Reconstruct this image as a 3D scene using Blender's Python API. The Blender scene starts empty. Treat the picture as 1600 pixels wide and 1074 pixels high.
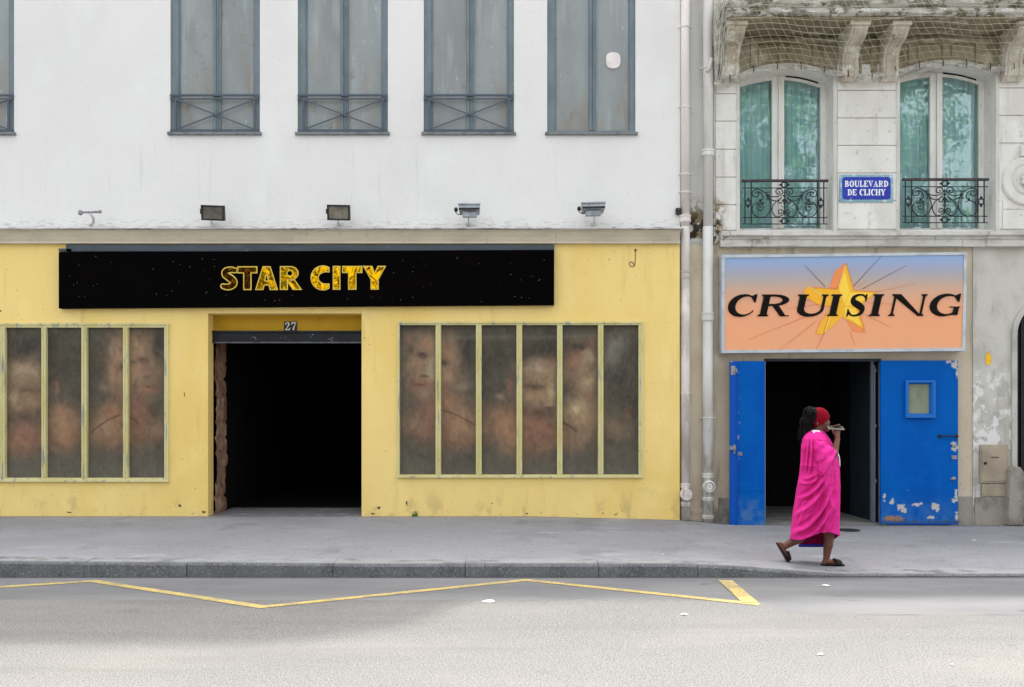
import bpy, bmesh, math, random
import numpy as np
from mathutils import Vector, Matrix

random.seed(7)
R = math.radians
sc = bpy.context.scene
col = sc.collection

# ------------------------------------------------------------------ camera
F = 1436.0            # focal length in photo pixels (1600 wide)
D = 13.3              # camera to facade, metres
HZ = 655.0            # horizon row
CAMZ = 1.6
cam_d = bpy.data.cameras.new('camera'); cam = bpy.data.objects.new('camera', cam_d); col.objects.link(cam)
cam.location = (0, -D, CAMZ); cam.rotation_euler = (R(90), 0, 0)
cam_d.sensor_width = 36; cam_d.lens = 36*F/1600; cam_d.shift_y = (HZ-537)/1600
cam_d.clip_end = 2000; cam_d.clip_start = .05
sc.camera = cam

# ------------------------------------------------------------------ light
SUN_EL, SUN_AZ = R(62), R(0)
w = bpy.data.worlds.new('World'); sc.world = w; w.use_nodes = True
nt = w.node_tree; nt.nodes.clear()
sky = nt.nodes.new('ShaderNodeTexSky'); sky.sky_type = 'NISHITA'; sky.sun_disc = False
sky.sun_elevation = SUN_EL; sky.sun_rotation = SUN_AZ
sky.air_density = 1.0; sky.dust_density = 6.0; sky.ozone_density = 0.6
hs = nt.nodes.new('ShaderNodeHueSaturation'); hs.inputs['Saturation'].default_value = 0.22
bg = nt.nodes.new('ShaderNodeBackground'); bg.inputs['Strength'].default_value = 0.15
wo = nt.nodes.new('ShaderNodeOutputWorld')
nt.links.new(sky.outputs[0], hs.inputs['Color']); nt.links.new(hs.outputs[0], bg.inputs[0]); nt.links.new(bg.outputs[0], wo.inputs[0])
sun_d = bpy.data.lights.new('sun', 'SUN'); sun_d.energy = 1.1; sun_d.angle = R(2.0); sun_d.color = (1, .96, .9)
sun = bpy.data.objects.new('sun', sun_d); col.objects.link(sun)
sdir = Vector((math.sin(SUN_AZ)*math.cos(SUN_EL), math.cos(SUN_AZ)*math.cos(SUN_EL), math.sin(SUN_EL)))
sun.rotation_euler = sdir.to_track_quat('Z', 'Y').to_euler(); sun.location = (0, 10, 30)
sc.view_settings.view_transform = 'Standard'; sc.view_settings.look = 'None'
sc.view_settings.exposure = 2.05; sc.view_settings.gamma = 1

# ------------------------------------------------------------------ pixel measures -> metres
def X(px, Y=0.0): return (px-800)*(D+Y)/F
def Z(py, Y=0.0): return CAMZ+(HZ-py)*(D+Y)/F
def P(px, py, Y=0.0): return Vector((X(px, Y), Y, Z(py, Y)))
def G(px, py, z=0.0):
    d = (CAMZ-z)*F/(py-HZ)
    return Vector(((px-800)*d/F, d-D, z))
def lin(r, g=None, b=None):
    if g is None: g = b = r
    f = lambda c: (c/255/12.92 if c/255 <= .04045 else ((c/255+.055)/1.055)**2.4)
    return (f(r), f(g), f(b), 1)

# ------------------------------------------------------------------ numpy noise
def vnoise(x, y, seed=0):
    x = np.asarray(x, float); y = np.asarray(y, float)
    xi = np.floor(x).astype(np.int64); yi = np.floor(y).astype(np.int64)
    fx = x-xi; fy = y-yi; fx = fx*fx*(3-2*fx); fy = fy*fy*(3-2*fy)
    def h(a, b):
        n = (a*374761393 + b*668265263 + seed*974711) & 0x7fffffff
        n = ((n ^ (n >> 13))*1274126177) & 0x7fffffff
        return ((n ^ (n >> 16)) & 0xffff)/65535.0
    return (h(xi, yi)*(1-fx)+h(xi+1, yi)*fx)*(1-fy)+(h(xi, yi+1)*(1-fx)+h(xi+1, yi+1)*fx)*fy
def fbm(x, y, seed=0, o=4):
    v = 0; a = .5; s = 0
    for i in range(o):
        v = v+a*vnoise(np.asarray(x)*2**i, np.asarray(y)*2**i, seed+i*17); s += a; a *= .5
    return v/s

# ------------------------------------------------------------------ materials
class NT:
    def __init__(s, m): s.t = m.node_tree; s.n = s.t.nodes
    def new(s, ty): return s.n.new(ty)
    def link(s, a, b): s.t.links.new(a, b)
    def math(s, op, a, b=None, c=None, clamp=False):
        n = s.n.new('ShaderNodeMath'); n.operation = op; n.use_clamp = clamp
        for i, v in enumerate((a, b, c)):
            if v is None: continue
            if isinstance(v, (int, float)): n.inputs[i].default_value = v
            else: s.link(v, n.inputs[i])
        return n.outputs[0]
    def mix(s, f, a, b):
        n = s.n.new('ShaderNodeMix'); n.data_type = 'RGBA'
        for i, v in ((0, f), (6, a), (7, b)):
            if isinstance(v, (int, float, tuple)): n.inputs[i].default_value = v
            else: s.link(v, n.inputs[i])
        return n.outputs[2]
    def rng(s, v, a, b, smooth=True):
        n = s.n.new('ShaderNodeMapRange'); n.interpolation_type = 'SMOOTHSTEP' if smooth else 'LINEAR'
        s.link(v, n.inputs[0]); lo, hi, o0, o1 = (a, b, 0, 1) if a <= b else (b, a, 1, 0)
        n.inputs[1].default_value = lo; n.inputs[2].default_value = hi; n.inputs[3].default_value = o0; n.inputs[4].default_value = o1
        return n.outputs[0]
    def noise(s, vec, scale, detail=5, rough=.55, dist=0):
        m = s.n.new('ShaderNodeMapping'); s.link(vec, m.inputs[0]); m.inputs['Scale'].default_value = scale
        n = s.n.new('ShaderNodeTexNoise'); s.link(m.outputs[0], n.inputs['Vector'])
        n.inputs['Scale'].default_value = 1; n.inputs['Detail'].default_value = detail
        n.inputs['Roughness'].default_value = rough; n.inputs['Distortion'].default_value = dist
        return n.outputs[0]
def L(c, s, lo, hi, f=1.0, **k):
    if isinstance(s, (int, float)): s = (s, s, s)
    return dict(c=c, s=s, lo=lo, hi=hi, f=f, **k)
def mat(name, colr, layers=(), rough=.8, bump=None, metal=0.0, spec=.3, attr=None, rvar=0.0, coat=0.0):
    m = bpy.data.materials.new(name); m.use_nodes = True
    t = NT(m); b = t.n['Principled BSDF']
    geo = t.new('ShaderNodeNewGeometry'); pos = geo.outputs['Position']
    sep = t.new('ShaderNodeSeparateXYZ'); t.link(pos, sep.inputs[0])
    ax = dict(xr=sep.outputs[0], yr=sep.outputs[1], zr=sep.outputs[2], xr2=sep.outputs[0], zr2=sep.outputs[2])
    c = colr
    if attr:
        a = t.new('ShaderNodeVertexColor'); a.layer_name = attr; c = a.outputs[0]
    for l in layers:
        n = t.noise(pos, l['s'], l.get('detail', 5), l.get('rough', .55), l.get('dist', 0))
        f = t.rng(n, l['lo'], l['hi'])
        if l['f'] != 1: f = t.math('MULTIPLY', f, l['f'])
        for k in ('xr', 'yr', 'zr', 'xr2', 'zr2'):
            if k in l: f = t.math('MULTIPLY', f, t.rng(ax[k], *l[k]))
        c = t.mix(f, c, l['c'])
    if isinstance(c, tuple): b.inputs['Base Color'].default_value = c
    else: t.link(c, b.inputs['Base Color'])
    b.inputs['Roughness'].default_value = rough; b.inputs['Metallic'].default_value = metal
    b.inputs['Specular IOR Level'].default_value = spec
    if coat: b.inputs['Coat Weight'].default_value = coat; b.inputs['Coat Roughness'].default_value = .12
    if rvar:
        r = t.rng(t.noise(pos, (6, 6, 3), 4), .35, .65); t.link(t.math('MULTIPLY_ADD', r, rvar, rough-rvar/2), b.inputs['Roughness'])
    if bump:
        bs = bump if isinstance(bump, list) else [bump]
        prev = None
        for (s, dist) in bs:
            if isinstance(s, (int, float)): s = (s, s, s)
            n = t.noise(pos, s, 6, .6); bp = t.new('ShaderNodeBump'); bp.inputs['Distance'].default_value = dist; bp.inputs['Strength'].default_value = 1
            t.link(n, bp.inputs['Height'])
            if prev: t.link(prev, bp.inputs['Normal'])
            prev = bp.outputs[0]
        t.link(prev, b.inputs['Normal'])
    return m

# ------------------------------------------------------------------ mesh builder
ORG = {}
def org(o): return ORG.get(o.name, Vector((0, 0, 0))) if o else Vector((0, 0, 0))
def set_tag(o, label=None, cat=None, group=None, kind=None):
    if label: o['label'] = label
    if cat: o['category'] = cat
    if group: o['group'] = group
    if kind: o['kind'] = kind
    return o
def thing(name, loc, label, cat, group=None):
    o = bpy.data.objects.new(name, None); col.objects.link(o); o.location = loc; o.empty_display_size = .2
    ORG[o.name] = Vector(loc)
    return set_tag(o, label, cat, group)
class MB:
    def __init__(s): s.v = []; s.f = []; s.c = None
    def add(s, vs, fs):
        n = len(s.v); s.v += [Vector(p) for p in vs]; s.f += [tuple(i+n for i in f) for f in fs]; return s
    def quad(s, a, b, c, d): return s.add([a, b, c, d], [(0, 1, 2, 3)])
    def poly(s, pts): return s.add(pts, [tuple(range(len(pts)))])
    def box(s, x0, x1, y0, y1, z0, z1):
        v = [(x, y, z) for x in (x0, x1) for y in (y0, y1) for z in (z0, z1)]
        return s.add(v, [(0, 1, 3, 2), (4, 6, 7, 5), (0, 4, 5, 1), (2, 3, 7, 6), (0, 2, 6, 4), (1, 5, 7, 3)])
    def pbox(s, px0, px1, py0, py1, Yf, Yb):
        """box whose front face (at depth Yf) covers the measured photo rectangle"""
        return s.box(X(px0, Yf), X(px1, Yf), Yf, Yb, Z(py1, Yf), Z(py0, Yf))
    def prism(s, pts, y0, y1):
        """pts: (x,z) outline, counter-clockwise seen from -Y; extruded from y0 (front) to y1"""
        n = len(pts)
        s.add([(p[0], y0, p[1]) for p in pts]+[(p[0], y1, p[1]) for p in pts],
              [tuple(range(n)), tuple(range(2*n-1, n-1, -1))]+[(i, i+n, (i+1) % n+n, (i+1) % n) for i in range(n)])
        return s
    def bar(s, a, b, wx, wy):
        """rectangular bar from a to b; wx thickness across in the XZ plane, wy in Y"""
        a = Vector(a); b = Vector(b); d = (b-a).normalized(); n = Vector((-d.z, 0, d.x))*wx/2; y = Vector((0, wy/2, 0))
        vs = [p+i*n+j*y for p in (a, b) for i in (-1, 1) for j in (-1, 1)]
        return s.add(vs, [(0, 1, 3, 2), (4, 6, 7, 5), (0, 4, 5, 1), (2, 3, 7, 6), (0, 2, 6, 4), (1, 5, 7, 3)])
    def tube(s, pts, r, seg=8, cap=True):
        pts = [Vector(p) for p in pts]; n = len(pts)
        rs = r if isinstance(r, (list, tuple)) else [r]*n
        base = len(s.v); up = None
        for i, p in enumerate(pts):
            d = (pts[min(i+1, n-1)]-pts[max(i-1, 0)])
            d = d.normalized() if d.length > 1e-9 else Vector((0, 0, 1))
            if up is None: up = Vector((0, 1, 0)) if abs(d.y) < .9 else Vector((1, 0, 0))
            u = (up-d*up.dot(d)); u = u.normalized() if u.length > 1e-6 else d.orthogonal().normalized(); up = u
            v = d.cross(u)
            for k in range(seg):
                a = 2*math.pi*k/seg; s.v.append(p+rs[i]*(math.cos(a)*u+math.sin(a)*v))
        for i in range(n-1):
            for k in range(seg):
                a = base+i*seg+k; b = base+i*seg+(k+1) % seg
                s.f.append((a, b, b+seg, a+seg))
        if cap:
            s.f.append(tuple(base+k for k in range(seg))[::-1]); s.f.append(tuple(base+(n-1)*seg+k for k in range(seg)))
        return s
    def lathe(s, prof, c, axis='z', seg=20):
        """prof: (r, h) pairs along axis from c"""
        c = Vector(c); base = len(s.v); n = len(prof)
        for (r, h) in prof:
            for k in range(seg):
                a = 2*math.pi*k/seg; u, v = r*math.cos(a), r*math.sin(a)
                s.v.append(c+(Vector((u, v, h)) if axis == 'z' else Vector((u, h, v)) if axis == 'y' else Vector((h, u, v))))
        for i in range(n-1):
            for k in range(seg):
                a = base+i*seg+k; b = base+i*seg+(k+1) % seg
                s.f.append((a, b, b+seg, a+seg))
        s.f.append(tuple(base+k for k in range(seg))); s.f.append(tuple(base+(n-1)*seg+k for k in range(seg)))
        return s
    def ellipsoid(s, c, r, seg=20, rings=12, rot=None):
        c = Vector(c); base = len(s.v)
        for i in range(rings+1):
            t = math.pi*i/rings
            for k in range(seg):
                a = 2*math.pi*k/seg
                p = Vector((r[0]*math.sin(t)*math.cos(a), r[1]*math.sin(t)*math.sin(a), r[2]*math.cos(t)))
                if rot: p = rot @ p
                s.v.append(c+p)
        for i in range(rings):
            for k in range(seg):
                a = base+i*seg+k; b = base+i*seg+(k+1) % seg
                s.f.append((a, a+seg, b+seg, b))
        return s
    def capsule(s, a, b, ra, rb, seg=14):
        a = Vector(a); b = Vector(b); d = (b-a); l = max(d.length, 1e-6); d = d/l
        pts = []; rs = []
        for k in range(5):
            t = math.pi/2*k/5; pts.append(a-d*ra*math.cos(t)); rs.append(max(ra*math.sin(t), 1e-4))
        for k in range(6):
            t = k/5; pts.append(a.lerp(b, t)); rs.append(ra+(rb-ra)*t)
        for k in range(1, 6):
            t = math.pi/2*(1-k/5); pts.append(b+d*rb*math.cos(t)); rs.append(max(rb*math.sin(t), 1e-4))
        return s.tube(pts, rs, seg)
    def build(s, name, m, parent=None, smooth=False, bevel=0, merge=False, solid=0, colors=None, sub=0):
        o_ = org(parent); me = bpy.data.meshes.new(name)
        me.from_pydata([tuple(p-o_) for p in s.v], [], s.f)
        if colors is not None:
            a = me.color_attributes.new('paint', 'FLOAT_COLOR', 'POINT'); a.data.foreach_set('color', np.asarray(colors, np.float32).ravel())
        bm = bmesh.new(); bm.from_mesh(me)
        if merge: bmesh.ops.remove_doubles(bm, verts=bm.verts, dist=1e-5)
        if colors is None: bmesh.ops.recalc_face_normals(bm, faces=bm.faces)
        bm.to_mesh(me); bm.free()
        if m: me.materials.append(m)
        if smooth: me.shade_smooth()
        o = bpy.data.objects.new(name, me); col.objects.link(o)
        if parent: o.parent = parent
        ORG[o.name] = o_
        if bevel:
            b = o.modifiers.new('b', 'BEVEL'); b.width = bevel; b.segments = 2; b.limit_method = 'ANGLE'; b.angle_limit = R(40)
        if solid:
            q = o.modifiers.new('s', 'SOLIDIFY'); q.thickness = solid; q.offset = 0
        if sub:
            q = o.modifiers.new('u', 'SUBSURF'); q.levels = q.render_levels = sub
        return o

def wall_sheet(mb, x0, x1, z0, z1, holes, Y, reveal=0.0):
    """flat wall with rectangular holes (hx0,hx1,hz0,hz1[,rise]); a rise gives a segmental arch head"""
    xs = sorted({x0, x1, *[h[0] for h in holes], *[h[1] for h in holes]})
    zs = sorted({z0, z1, *[h[2] for h in holes], *[h[3] for h in holes]})
    xs = [x for x in xs if x0-1e-6 <= x <= x1+1e-6]; zs = [z for z in zs if z0-1e-6 <= z <= z1+1e-6]
    for i in range(len(xs)-1):
        for j in range(len(zs)-1):
            cx, cz = (xs[i]+xs[i+1])/2, (zs[j]+zs[j+1])/2
            if any(h[0] < cx < h[1] and h[2] < cz < h[3] for h in holes): continue
            mb.quad((xs[i], Y, zs[j]), (xs[i+1], Y, zs[j]), (xs[i+1], Y, zs[j+1]), (xs[i], Y, zs[j+1]))
    for h in holes:
        a, b, c, d = h[:4]
        rise = h[4] if len(h) > 4 else 0
        rv = h[5] if len(h) > 5 else reveal
        if rise:
            N = 20; arc = []
            for k in range(N+1):
                t = k/N; arc.append((a+(b-a)*t, d-rise+rise*4*t*(1-t)))
            for k in range(N):
                p, q = arc[k], arc[k+1]
                if k == 0 or k == N-1 or True:
                    mb.quad((p[0], Y, p[1]), (q[0], Y, q[1]), (q[0], Y, d+0.0), (p[0], Y, d+0.0))
                mb.quad((p[0], Y, p[1]), (q[0], Y, q[1]), (q[0], Y+rv, q[1]), (p[0], Y+rv, p[1]))
            d = d-rise
        else:
            mb.quad((a, Y, d), (b, Y, d), (b, Y+rv, d), (a, Y+rv, d))
        mb.quad((a, Y, c), (a, Y, d), (a, Y+rv, d), (a, Y+rv, c))
        mb.quad((b, Y, c), (b, Y, d), (b, Y+rv, d), (b, Y+rv, c))
        mb.quad((a, Y, c), (b, Y, c), (b, Y+rv, c), (a, Y+rv, c))
def paint_grid(name, x0, x1, z0, z1, Y, nx, nz, func, m, parent):
    """flat printed or painted panel: a fine mesh whose point colours hold the picture"""
    mb = MB(); xs = np.linspace(x0, x1, nx); zs = np.linspace(z0, z1, nz)
    XX, ZZ = np.meshgrid(xs, zs)
    mb.v = [Vector((a, Y, b)) for a, b in zip(XX.ravel(), ZZ.ravel())]
    mb.f = [(j*nx+i, j*nx+i+1, (j+1)*nx+i+1, (j+1)*nx+i) for j in range(nz-1) for i in range(nx-1)]
    rgb = func(XX.ravel(), ZZ.ravel())
    return mb.build(name, m, parent, colors=np.concatenate([rgb, np.ones((len(rgb), 1))], 1))

# ------------------------------------------------------------------ lettering: signed distance glyphs -> filled meshes
def s_box(x, y, a, b, c, d):
    dx = np.abs(x-(a+b)/2)-(b-a)/2; dy = np.abs(y-(c+d)/2)-(d-c)/2
    return np.minimum(np.maximum(dx, dy), 0)+np.hypot(np.maximum(dx, 0), np.maximum(dy, 0))
def s_ell(x, y, cx, cy, rx, ry):
    u = x-cx; v = y-cy; k0 = np.hypot(u/rx, v/ry); k1 = np.hypot(u/rx**2, v/ry**2)+1e-9
    return k0*(k0-1)/k1
def s_poly(x, y, pts):
    d = np.full(x.shape, 1e9); s = np.ones(x.shape); n = len(pts)
    for i in range(n):
        ax_, ay = pts[i]; bx, by = pts[i-1]
        ex, ey = bx-ax_, by-ay; wx, wy = x-ax_, y-ay
        t = np.clip((wx*ex+wy*ey)/(ex*ex+ey*ey), 0, 1)
        d = np.minimum(d, (wx-ex*t)**2+(wy-ey*t)**2)
        c1 = y >= ay; c2 = y < by; c3 = ex*wy > ey*wx
        s = np.where((c1 & c2 & c3) | (~c1 & ~c2 & ~c3), -s, s)
    return s*np.sqrt(d)
def crom(pts, n=8):
    pts = [np.array(p, float) for p in pts]; q = [2*pts[0]-pts[1]]+pts+[2*pts[-1]-pts[-2]]; out = []
    for i in range(1, len(q)-2):
        for k in range(n):
            t = k/n
            out.append(.5*(2*q[i]+(q[i+1]-q[i-1])*t+(2*q[i-1]-5*q[i]+4*q[i+1]-q[i+2])*t*t+(3*q[i]-q[i-1]-3*q[i+1]+q[i+2])*t**3))
    out.append(pts[-1]); return out
def s_path(x, y, pts):
    """pts: (x, y, r) smooth stroke of varying width"""
    d = np.full(x.shape, 1e9); P_ = crom(pts)
    for a, b in zip(P_, P_[1:]):
        ex, ey = b[0]-a[0], b[1]-a[1]; wx, wy = x-a[0], y-a[1]
        t = np.clip((wx*ex+wy*ey)/(ex*ex+ey*ey+1e-12), 0, 1)
        d = np.minimum(d, np.hypot(wx-ex*t, wy-ey*t)-(a[2]+(b[2]-a[2])*t))
    return d
U_ = lambda *a: np.minimum.reduce(a)
def sub(a, b): return np.maximum(a, -b)
def g_sans(ch, x, y, w):
    if ch == 'I': return s_box(x, y, 0, w, 0, 1)
    if ch == 'T': return U_(s_box(x, y, 0, w, .70, 1), s_box(x, y, w/2-.175, w/2+.175, 0, .9))
    if ch == 'A': return sub(s_poly(x, y, [(0, 0), (.32, 1), (.65, 1), (.97, 0), (.62, 0), (.575, .19), (.40, .19), (.355, 0)]), s_poly(x, y, [(.435, .40), (.485, .64), (.535, .40)]))
    if ch == 'R':
        a = U_(s_box(x, y, 0, .34, 0, 1), s_box(x, y, .1, .45, .40, 1), s_ell(x, y, .45, .70, .34, .30), s_poly(x, y, [(.30, .45), (.62, .45), (.94, 0), (.54, 0), (.30, .36)]))
        return sub(a, s_ell(x, y, .42, .70, .10, .095))
    if ch == 'C':
        return sub(sub(sub(s_ell(x, y, .52, .5, .52, .525), s_ell(x, y, .66, .5, .32, .235)), s_box(x, y, .66, 1.4, .27, .73)), s_box(x, y, .80, 1.6, -1, 2))
    if ch == 'S':
        return s_path(x, y, [(.60, .83, .125), (.42, .855, .14), (.22, .80, .15), (.19, .66, .155), (.36, .53, .17), (.52, .40, .165), (.54, .25, .155), (.38, .145, .15), (.20, .14, .135), (.10, .17, .12)])
    if ch == 'Y': return s_poly(x, y, [(0, 1), (.40, 1), (.50, .73), (.62, 1), (.98, 1), (.665, .42), (.665, 0), (.325, 0), (.325, .42)])
def g_serif(ch, x, y, w, t=.24, n=.065, sv=.10, sh=.05):
    def stem(c, tt, a=0, b=1, bot=1, top=1):
        o = [s_box(x, y, c-tt/2, c+tt/2, a, b)]
        if bot: o += [s_box(x, y, c-tt/2-sv, c+tt/2+sv, a, a+sh), s_poly(x, y, [(c-tt/2-sv*.5, a), (c+tt/2+sv*.5, a), (c+tt/2, a+sh*2.2), (c-tt/2, a+sh*2.2)])]
        if top: o += [s_box(x, y, c-tt/2-sv, c+tt/2+sv, b-sh, b), s_poly(x, y, [(c-tt/2-sv*.5, b), (c-tt/2, b-sh*2.2), (c+tt/2, b-sh*2.2), (c+tt/2+sv*.5, b)])]
        return U_(*o)
    l = sv+t/2
    if ch == 'I': return stem(w/2, t)
    if ch in 'CG':
        a = sub(s_ell(x, y, w*.5, .5, w*.5, .52), s_ell(x, y, w*.5+t*.45, .5, w*.5-t*.62, .52-n*1.1))
        a = sub(a, s_box(x, y, w*.78, 9, .30 if ch == 'C' else .0, .68)); a = sub(a, s_box(x, y, w*.93, 9, -1, 2))
        a = U_(a, s_poly(x, y, [(w*.90, 1.02), (w*.955, 1.02), (w*.955, .64), (w*.90, .64), (w*.74, .92)]))
        if ch == 'G': a = U_(a, s_box(x, y, w*.80, w*.80+t*.8, .04, .42), s_box(x, y, w*.66, w*1.02, .38, .43), s_poly(x, y, [(w*.55, -.01), (w*.83, .05), (w*.83, .22), (w*.72, .08)]))
        else: a = U_(a, s_poly(x, y, [(w*.74, .06), (w*.93, .20), (w*.93, .27), (w*.82, .17)]))
        return a
    if ch == 'O': return sub(s_ell(x, y, w*.5, .5, w*.5, .52), s_ell(x, y, w*.5, .5, w*.5-t, .52-n*1.2))
    if ch == 'D':
        a = np.maximum(s_ell(x, y, w*.30, .5, w*.70, .5), -(x-l))
        b = np.maximum(s_ell(x, y, w*.30, .5, w*.70-t, .5-n), -(x-l))
        return U_(stem(l, t), sub(a, b))
    if ch in 'BR':
        c = w*.42; r = w*.50 if ch == 'R' else w*.46
        bowl = lambda y0, y1, rr: sub(np.maximum(s_ell(x, y, c, (y0+y1)/2, rr, (y1-y0)/2), -(x-c)), np.maximum(s_ell(x, y, c, (y0+y1)/2, max(rr-t*.95, .05), (y1-y0)/2-n), -(x-c)))
        a = U_(stem(l, t), bowl(.47, 1, r), s_box(x, y, l, c+.01, 1-n, 1), s_box(x, y, l, c+.01, .47, .47+n))
        if ch == 'B': return U_(a, bowl(0, .52, w*.55), s_box(x, y, l, c+.01, 0, n))
        return U_(a, s_poly(x, y, [(w*.40, .50), (w*.62, .50), (w*.90, .05), (w*1.02, .05), (w*1.02, 0), (w*.74, 0)]))
    if ch == 'U':
        rt = t*.45; cr = w-sv-rt/2
        ring = sub(s_ell(x, y, (l-t/2+cr+rt/2)/2, .34, (cr+rt/2-l+t/2)/2, .36), s_ell(x, y, (l+t/2+cr-rt/2)/2, .36, (cr-rt/2-l-t/2)/2, .36-n*1.2))
        return U_(stem(l, t, .3, 1, 0, 1), stem(cr, rt, .3, 1, 0, 1), np.maximum(ring, y-.36))
    if ch == 'N':
        a = sv+t*.2; b = w-sv-t*.2
        return U_(stem(a, t*.36), stem(b, t*.36), s_poly(x, y, [(a-t*.5-sv*.6, 1), (a+t*.75, 1), (b+t*.18, .0), (b-t*.35, 0)]))
    if ch == 'S':
        q = [(.86, .80, .045), (.68, .95, .04), (.45, .965, .05), (.24, .85, .09), (.26, .66, .13), (.50, .52, .15), (.74, .36, .13), (.74, .15, .09), (.52, .035, .05), (.28, .05, .04), (.10, .22, .05)]
        return U_(s_path(x/w*.95, y, q)*1.0, s_poly(x, y, [(w*.86, 1.02), (w*.92, 1.02), (w*.93, .66), (w*.88, .66), (w*.80, .9)]), s_poly(x, y, [(w*.06, -.02), (w*.12, -.02), (w*.20, .12), (w*.10, .34), (w*.05, .34)]))
    if ch == 'L': return U_(stem(l, t), s_box(x, y, l, w, 0, n), s_poly(x, y, [(w-.02, 0), (w+.02, .34), (w-.05, .34), (w-.28, 0)]))
    if ch == 'E': return U_(stem(l, t), s_box(x, y, l, w, 0, n), s_box(x, y, l, w*.95, 1-n, 1), s_box(x, y, l, w*.7, .48, .48+n), s_poly(x, y, [(w, 0), (w+.02, .3), (w-.05, .3), (w-.25, 0)]), s_poly(x, y, [(w*.96, 1), (w-.22, 1), (w*.9, .72), (w*.97, .72)]), s_box(x, y, w*.66, w*.72, .36, .66))
    if ch == 'H': return U_(stem(l, t), stem(w-l, t), s_box(x, y, l, w-l, .47, .47+n))
    if ch == 'V': return U_(s_poly(x, y, [(.02, 1), (.02+t*1.15, 1), (w*.60, .25), (w*.52, 0)]), s_poly(x, y, [(w-.12, 1), (w-.03, 1), (w*.56, 0), (w*.50, 0)]), s_box(x, y, -.05, t*1.15+.14, 1-sh, 1), s_box(x, y, w-.25, w+.05, 1-sh, 1))
    if ch == 'A': return U_(s_poly(x, y, [(w-.02, 0), (w-.02-t*1.15, 0), (w*.40, .78), (w*.5, 1.02)]), s_poly(x, y, [(.06, 0), (.14, 0), (w*.52, 1), (w*.47, 1)]), s_box(x, y, w*.22, w*.7, .28, .28+n), s_box(x, y, w-t*1.15-.14, w+.05, 0, sh), s_box(x, y, -.05, .25, 0, sh))
    if ch == 'Y': return U_(s_box(x, y, w*.5-t/2, w*.5+t/2, 0, .5), s_box(x, y, w*.5-t/2-sv, w*.5+t/2+sv, 0, sh), s_poly(x, y, [(.0, 1), (t*1.2, 1), (w*.5+t/2, .42), (w*.5-t/2, .42)]), s_poly(x, y, [(w-.14, 1), (w-.04, 1), (w*.5+t/2, .45), (w*.5+.02, .45)]), s_box(x, y, -.05, t*1.2+.1, 1-sh, 1), s_box(x, y, w-.26, w+.04, 1-sh, 1))
    if ch == '2':
        return U_(s_path(x, y, [(.10, .72, .075), (.12, .86, .06), (.30, .97, .05), (.47, .86, .10), (.48, .68, .10), (.33, .42, .06), (.12, .14, .04), (.06, .05, .03)]), s_box(x, y, .03, .60, 0, .15), s_poly(x, y, [(.62, 0), (.66, .3), (.58, .3), (.45, 0)]))
    if ch == '7':
        return U_(s_box(x, y, .02, .62, .84, 1), s_poly(x, y, [(.02, 1), (.02, .66), (.08, .66), (.2, .86)]), s_path(x, y, [(.57, .90, .03), (.42, .55, .06), (.30, .25, .10), (.29, .10, .105)]))
    raise KeyError(ch)
def fill_field(mb, Fv, gx, gz, to3d):
    """marching-squares fill of Fv<0"""
    nz, nx = Fv.shape
    ins = Fv < 0
    for j in range(nz-1):
        row = ins[j] | ins[j+1]
        if not row.any(): continue
        for i in np.nonzero(row[:-1] | row[1:])[0]:
            cs = [(i, j), (i+1, j), (i+1, j+1), (i, j+1)]
            pl = []
            for k in range(4):
                a = cs[k]; b = cs[(k+1) % 4]; fa = Fv[a[1], a[0]]; fb = Fv[b[1], b[0]]
                if fa < 0: pl.append((gx[a[0]], gz[a[1]], fa))
                if (fa < 0) != (fb < 0):
                    t = fa/(fa-fb); pl.append((gx[a[0]]+(gx[b[0]]-gx[a[0]])*t, gz[a[1]]+(gz[b[1]]-gz[a[1]])*t, 0.0))
            if len(pl) >= 3: mb.poly([to3d(*p) for p in pl])
def glyph_mesh(mb, fn, ch, x0, z0, w, h, Y, inset=0.0, shear=0.0, res=44, height=None, kw={}):
    """glyph ch of unit-height width w, h metres tall, at (x0,z0) on plane Y"""
    st = 1/res; lo, hi = -.22, w+.22+max(shear, 0)
    gx = np.arange(lo, hi, st); gz = np.arange(-.14, 1.14, st)
    A, B = np.meshgrid(gx, gz)
    Fv = fn(ch, A-shear*B, B, w, **kw)+inset
    def to3d(a, b, f):
        y = Y-(height(max(0, -f))*h if height else 0)
        return (x0+a*h, y, z0+b*h)
    fill_field(mb, Fv, gx, gz, to3d)

# ==================================================================== SETTING
m_walk = mat('pavement_asphalt', lin(137, 137, 140), [
    L(lin(122, 122, 125), (.7, .9, 1), .42, .66, .6), L(lin(150, 150, 153), (1.1, 1.6, 1), .5, .7, .5), L(lin(158, 158, 160), (35, 35, 35), .5, .68, .45), L(lin(112, 112, 115), (28, 28, 28), .52, .7, .5),
    L(lin(110, 110, 114), 5, .58, .75, .4), L(lin(176, 176, 178), 70, .62, .72, .5), L(lin(92, 92, 96), 90, .66, .72, .6),
    L(lin(158, 157, 156), (3, 6, 1), .45, .7, .6, yr=(-3.5, -3.75)),
    L(lin(96, 94, 92), (7, 18, 1), .30, .55, .75, yr=(-.20, -.08)), L(lin(92, 91, 92), 11, .69, .72, .6, detail=2), L(lin(112, 111, 112), (1.3, .8, 1), .58, .68, .5), L(lin(168, 167, 168), (.9, 2.2, 1), .62, .70, .4)], rough=.9, bump=[(150, .004), (8, .004)])
m_kerb = mat('kerb_granite', lin(106, 107, 108), [
    L(lin(84, 84, 86), 3, .4, .7, .8), L(lin(135, 135, 134), 45, .52, .66, .7), L(lin(52, 52, 54), 60, .56, .68, .8),
    L(lin(150, 149, 148), (4, 4, 4), .3, .55, .8, yr=(-3.985, -3.95))], rough=.85, bump=[(60, .008), (6, .006)])
KERB_Y = -4.0
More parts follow.
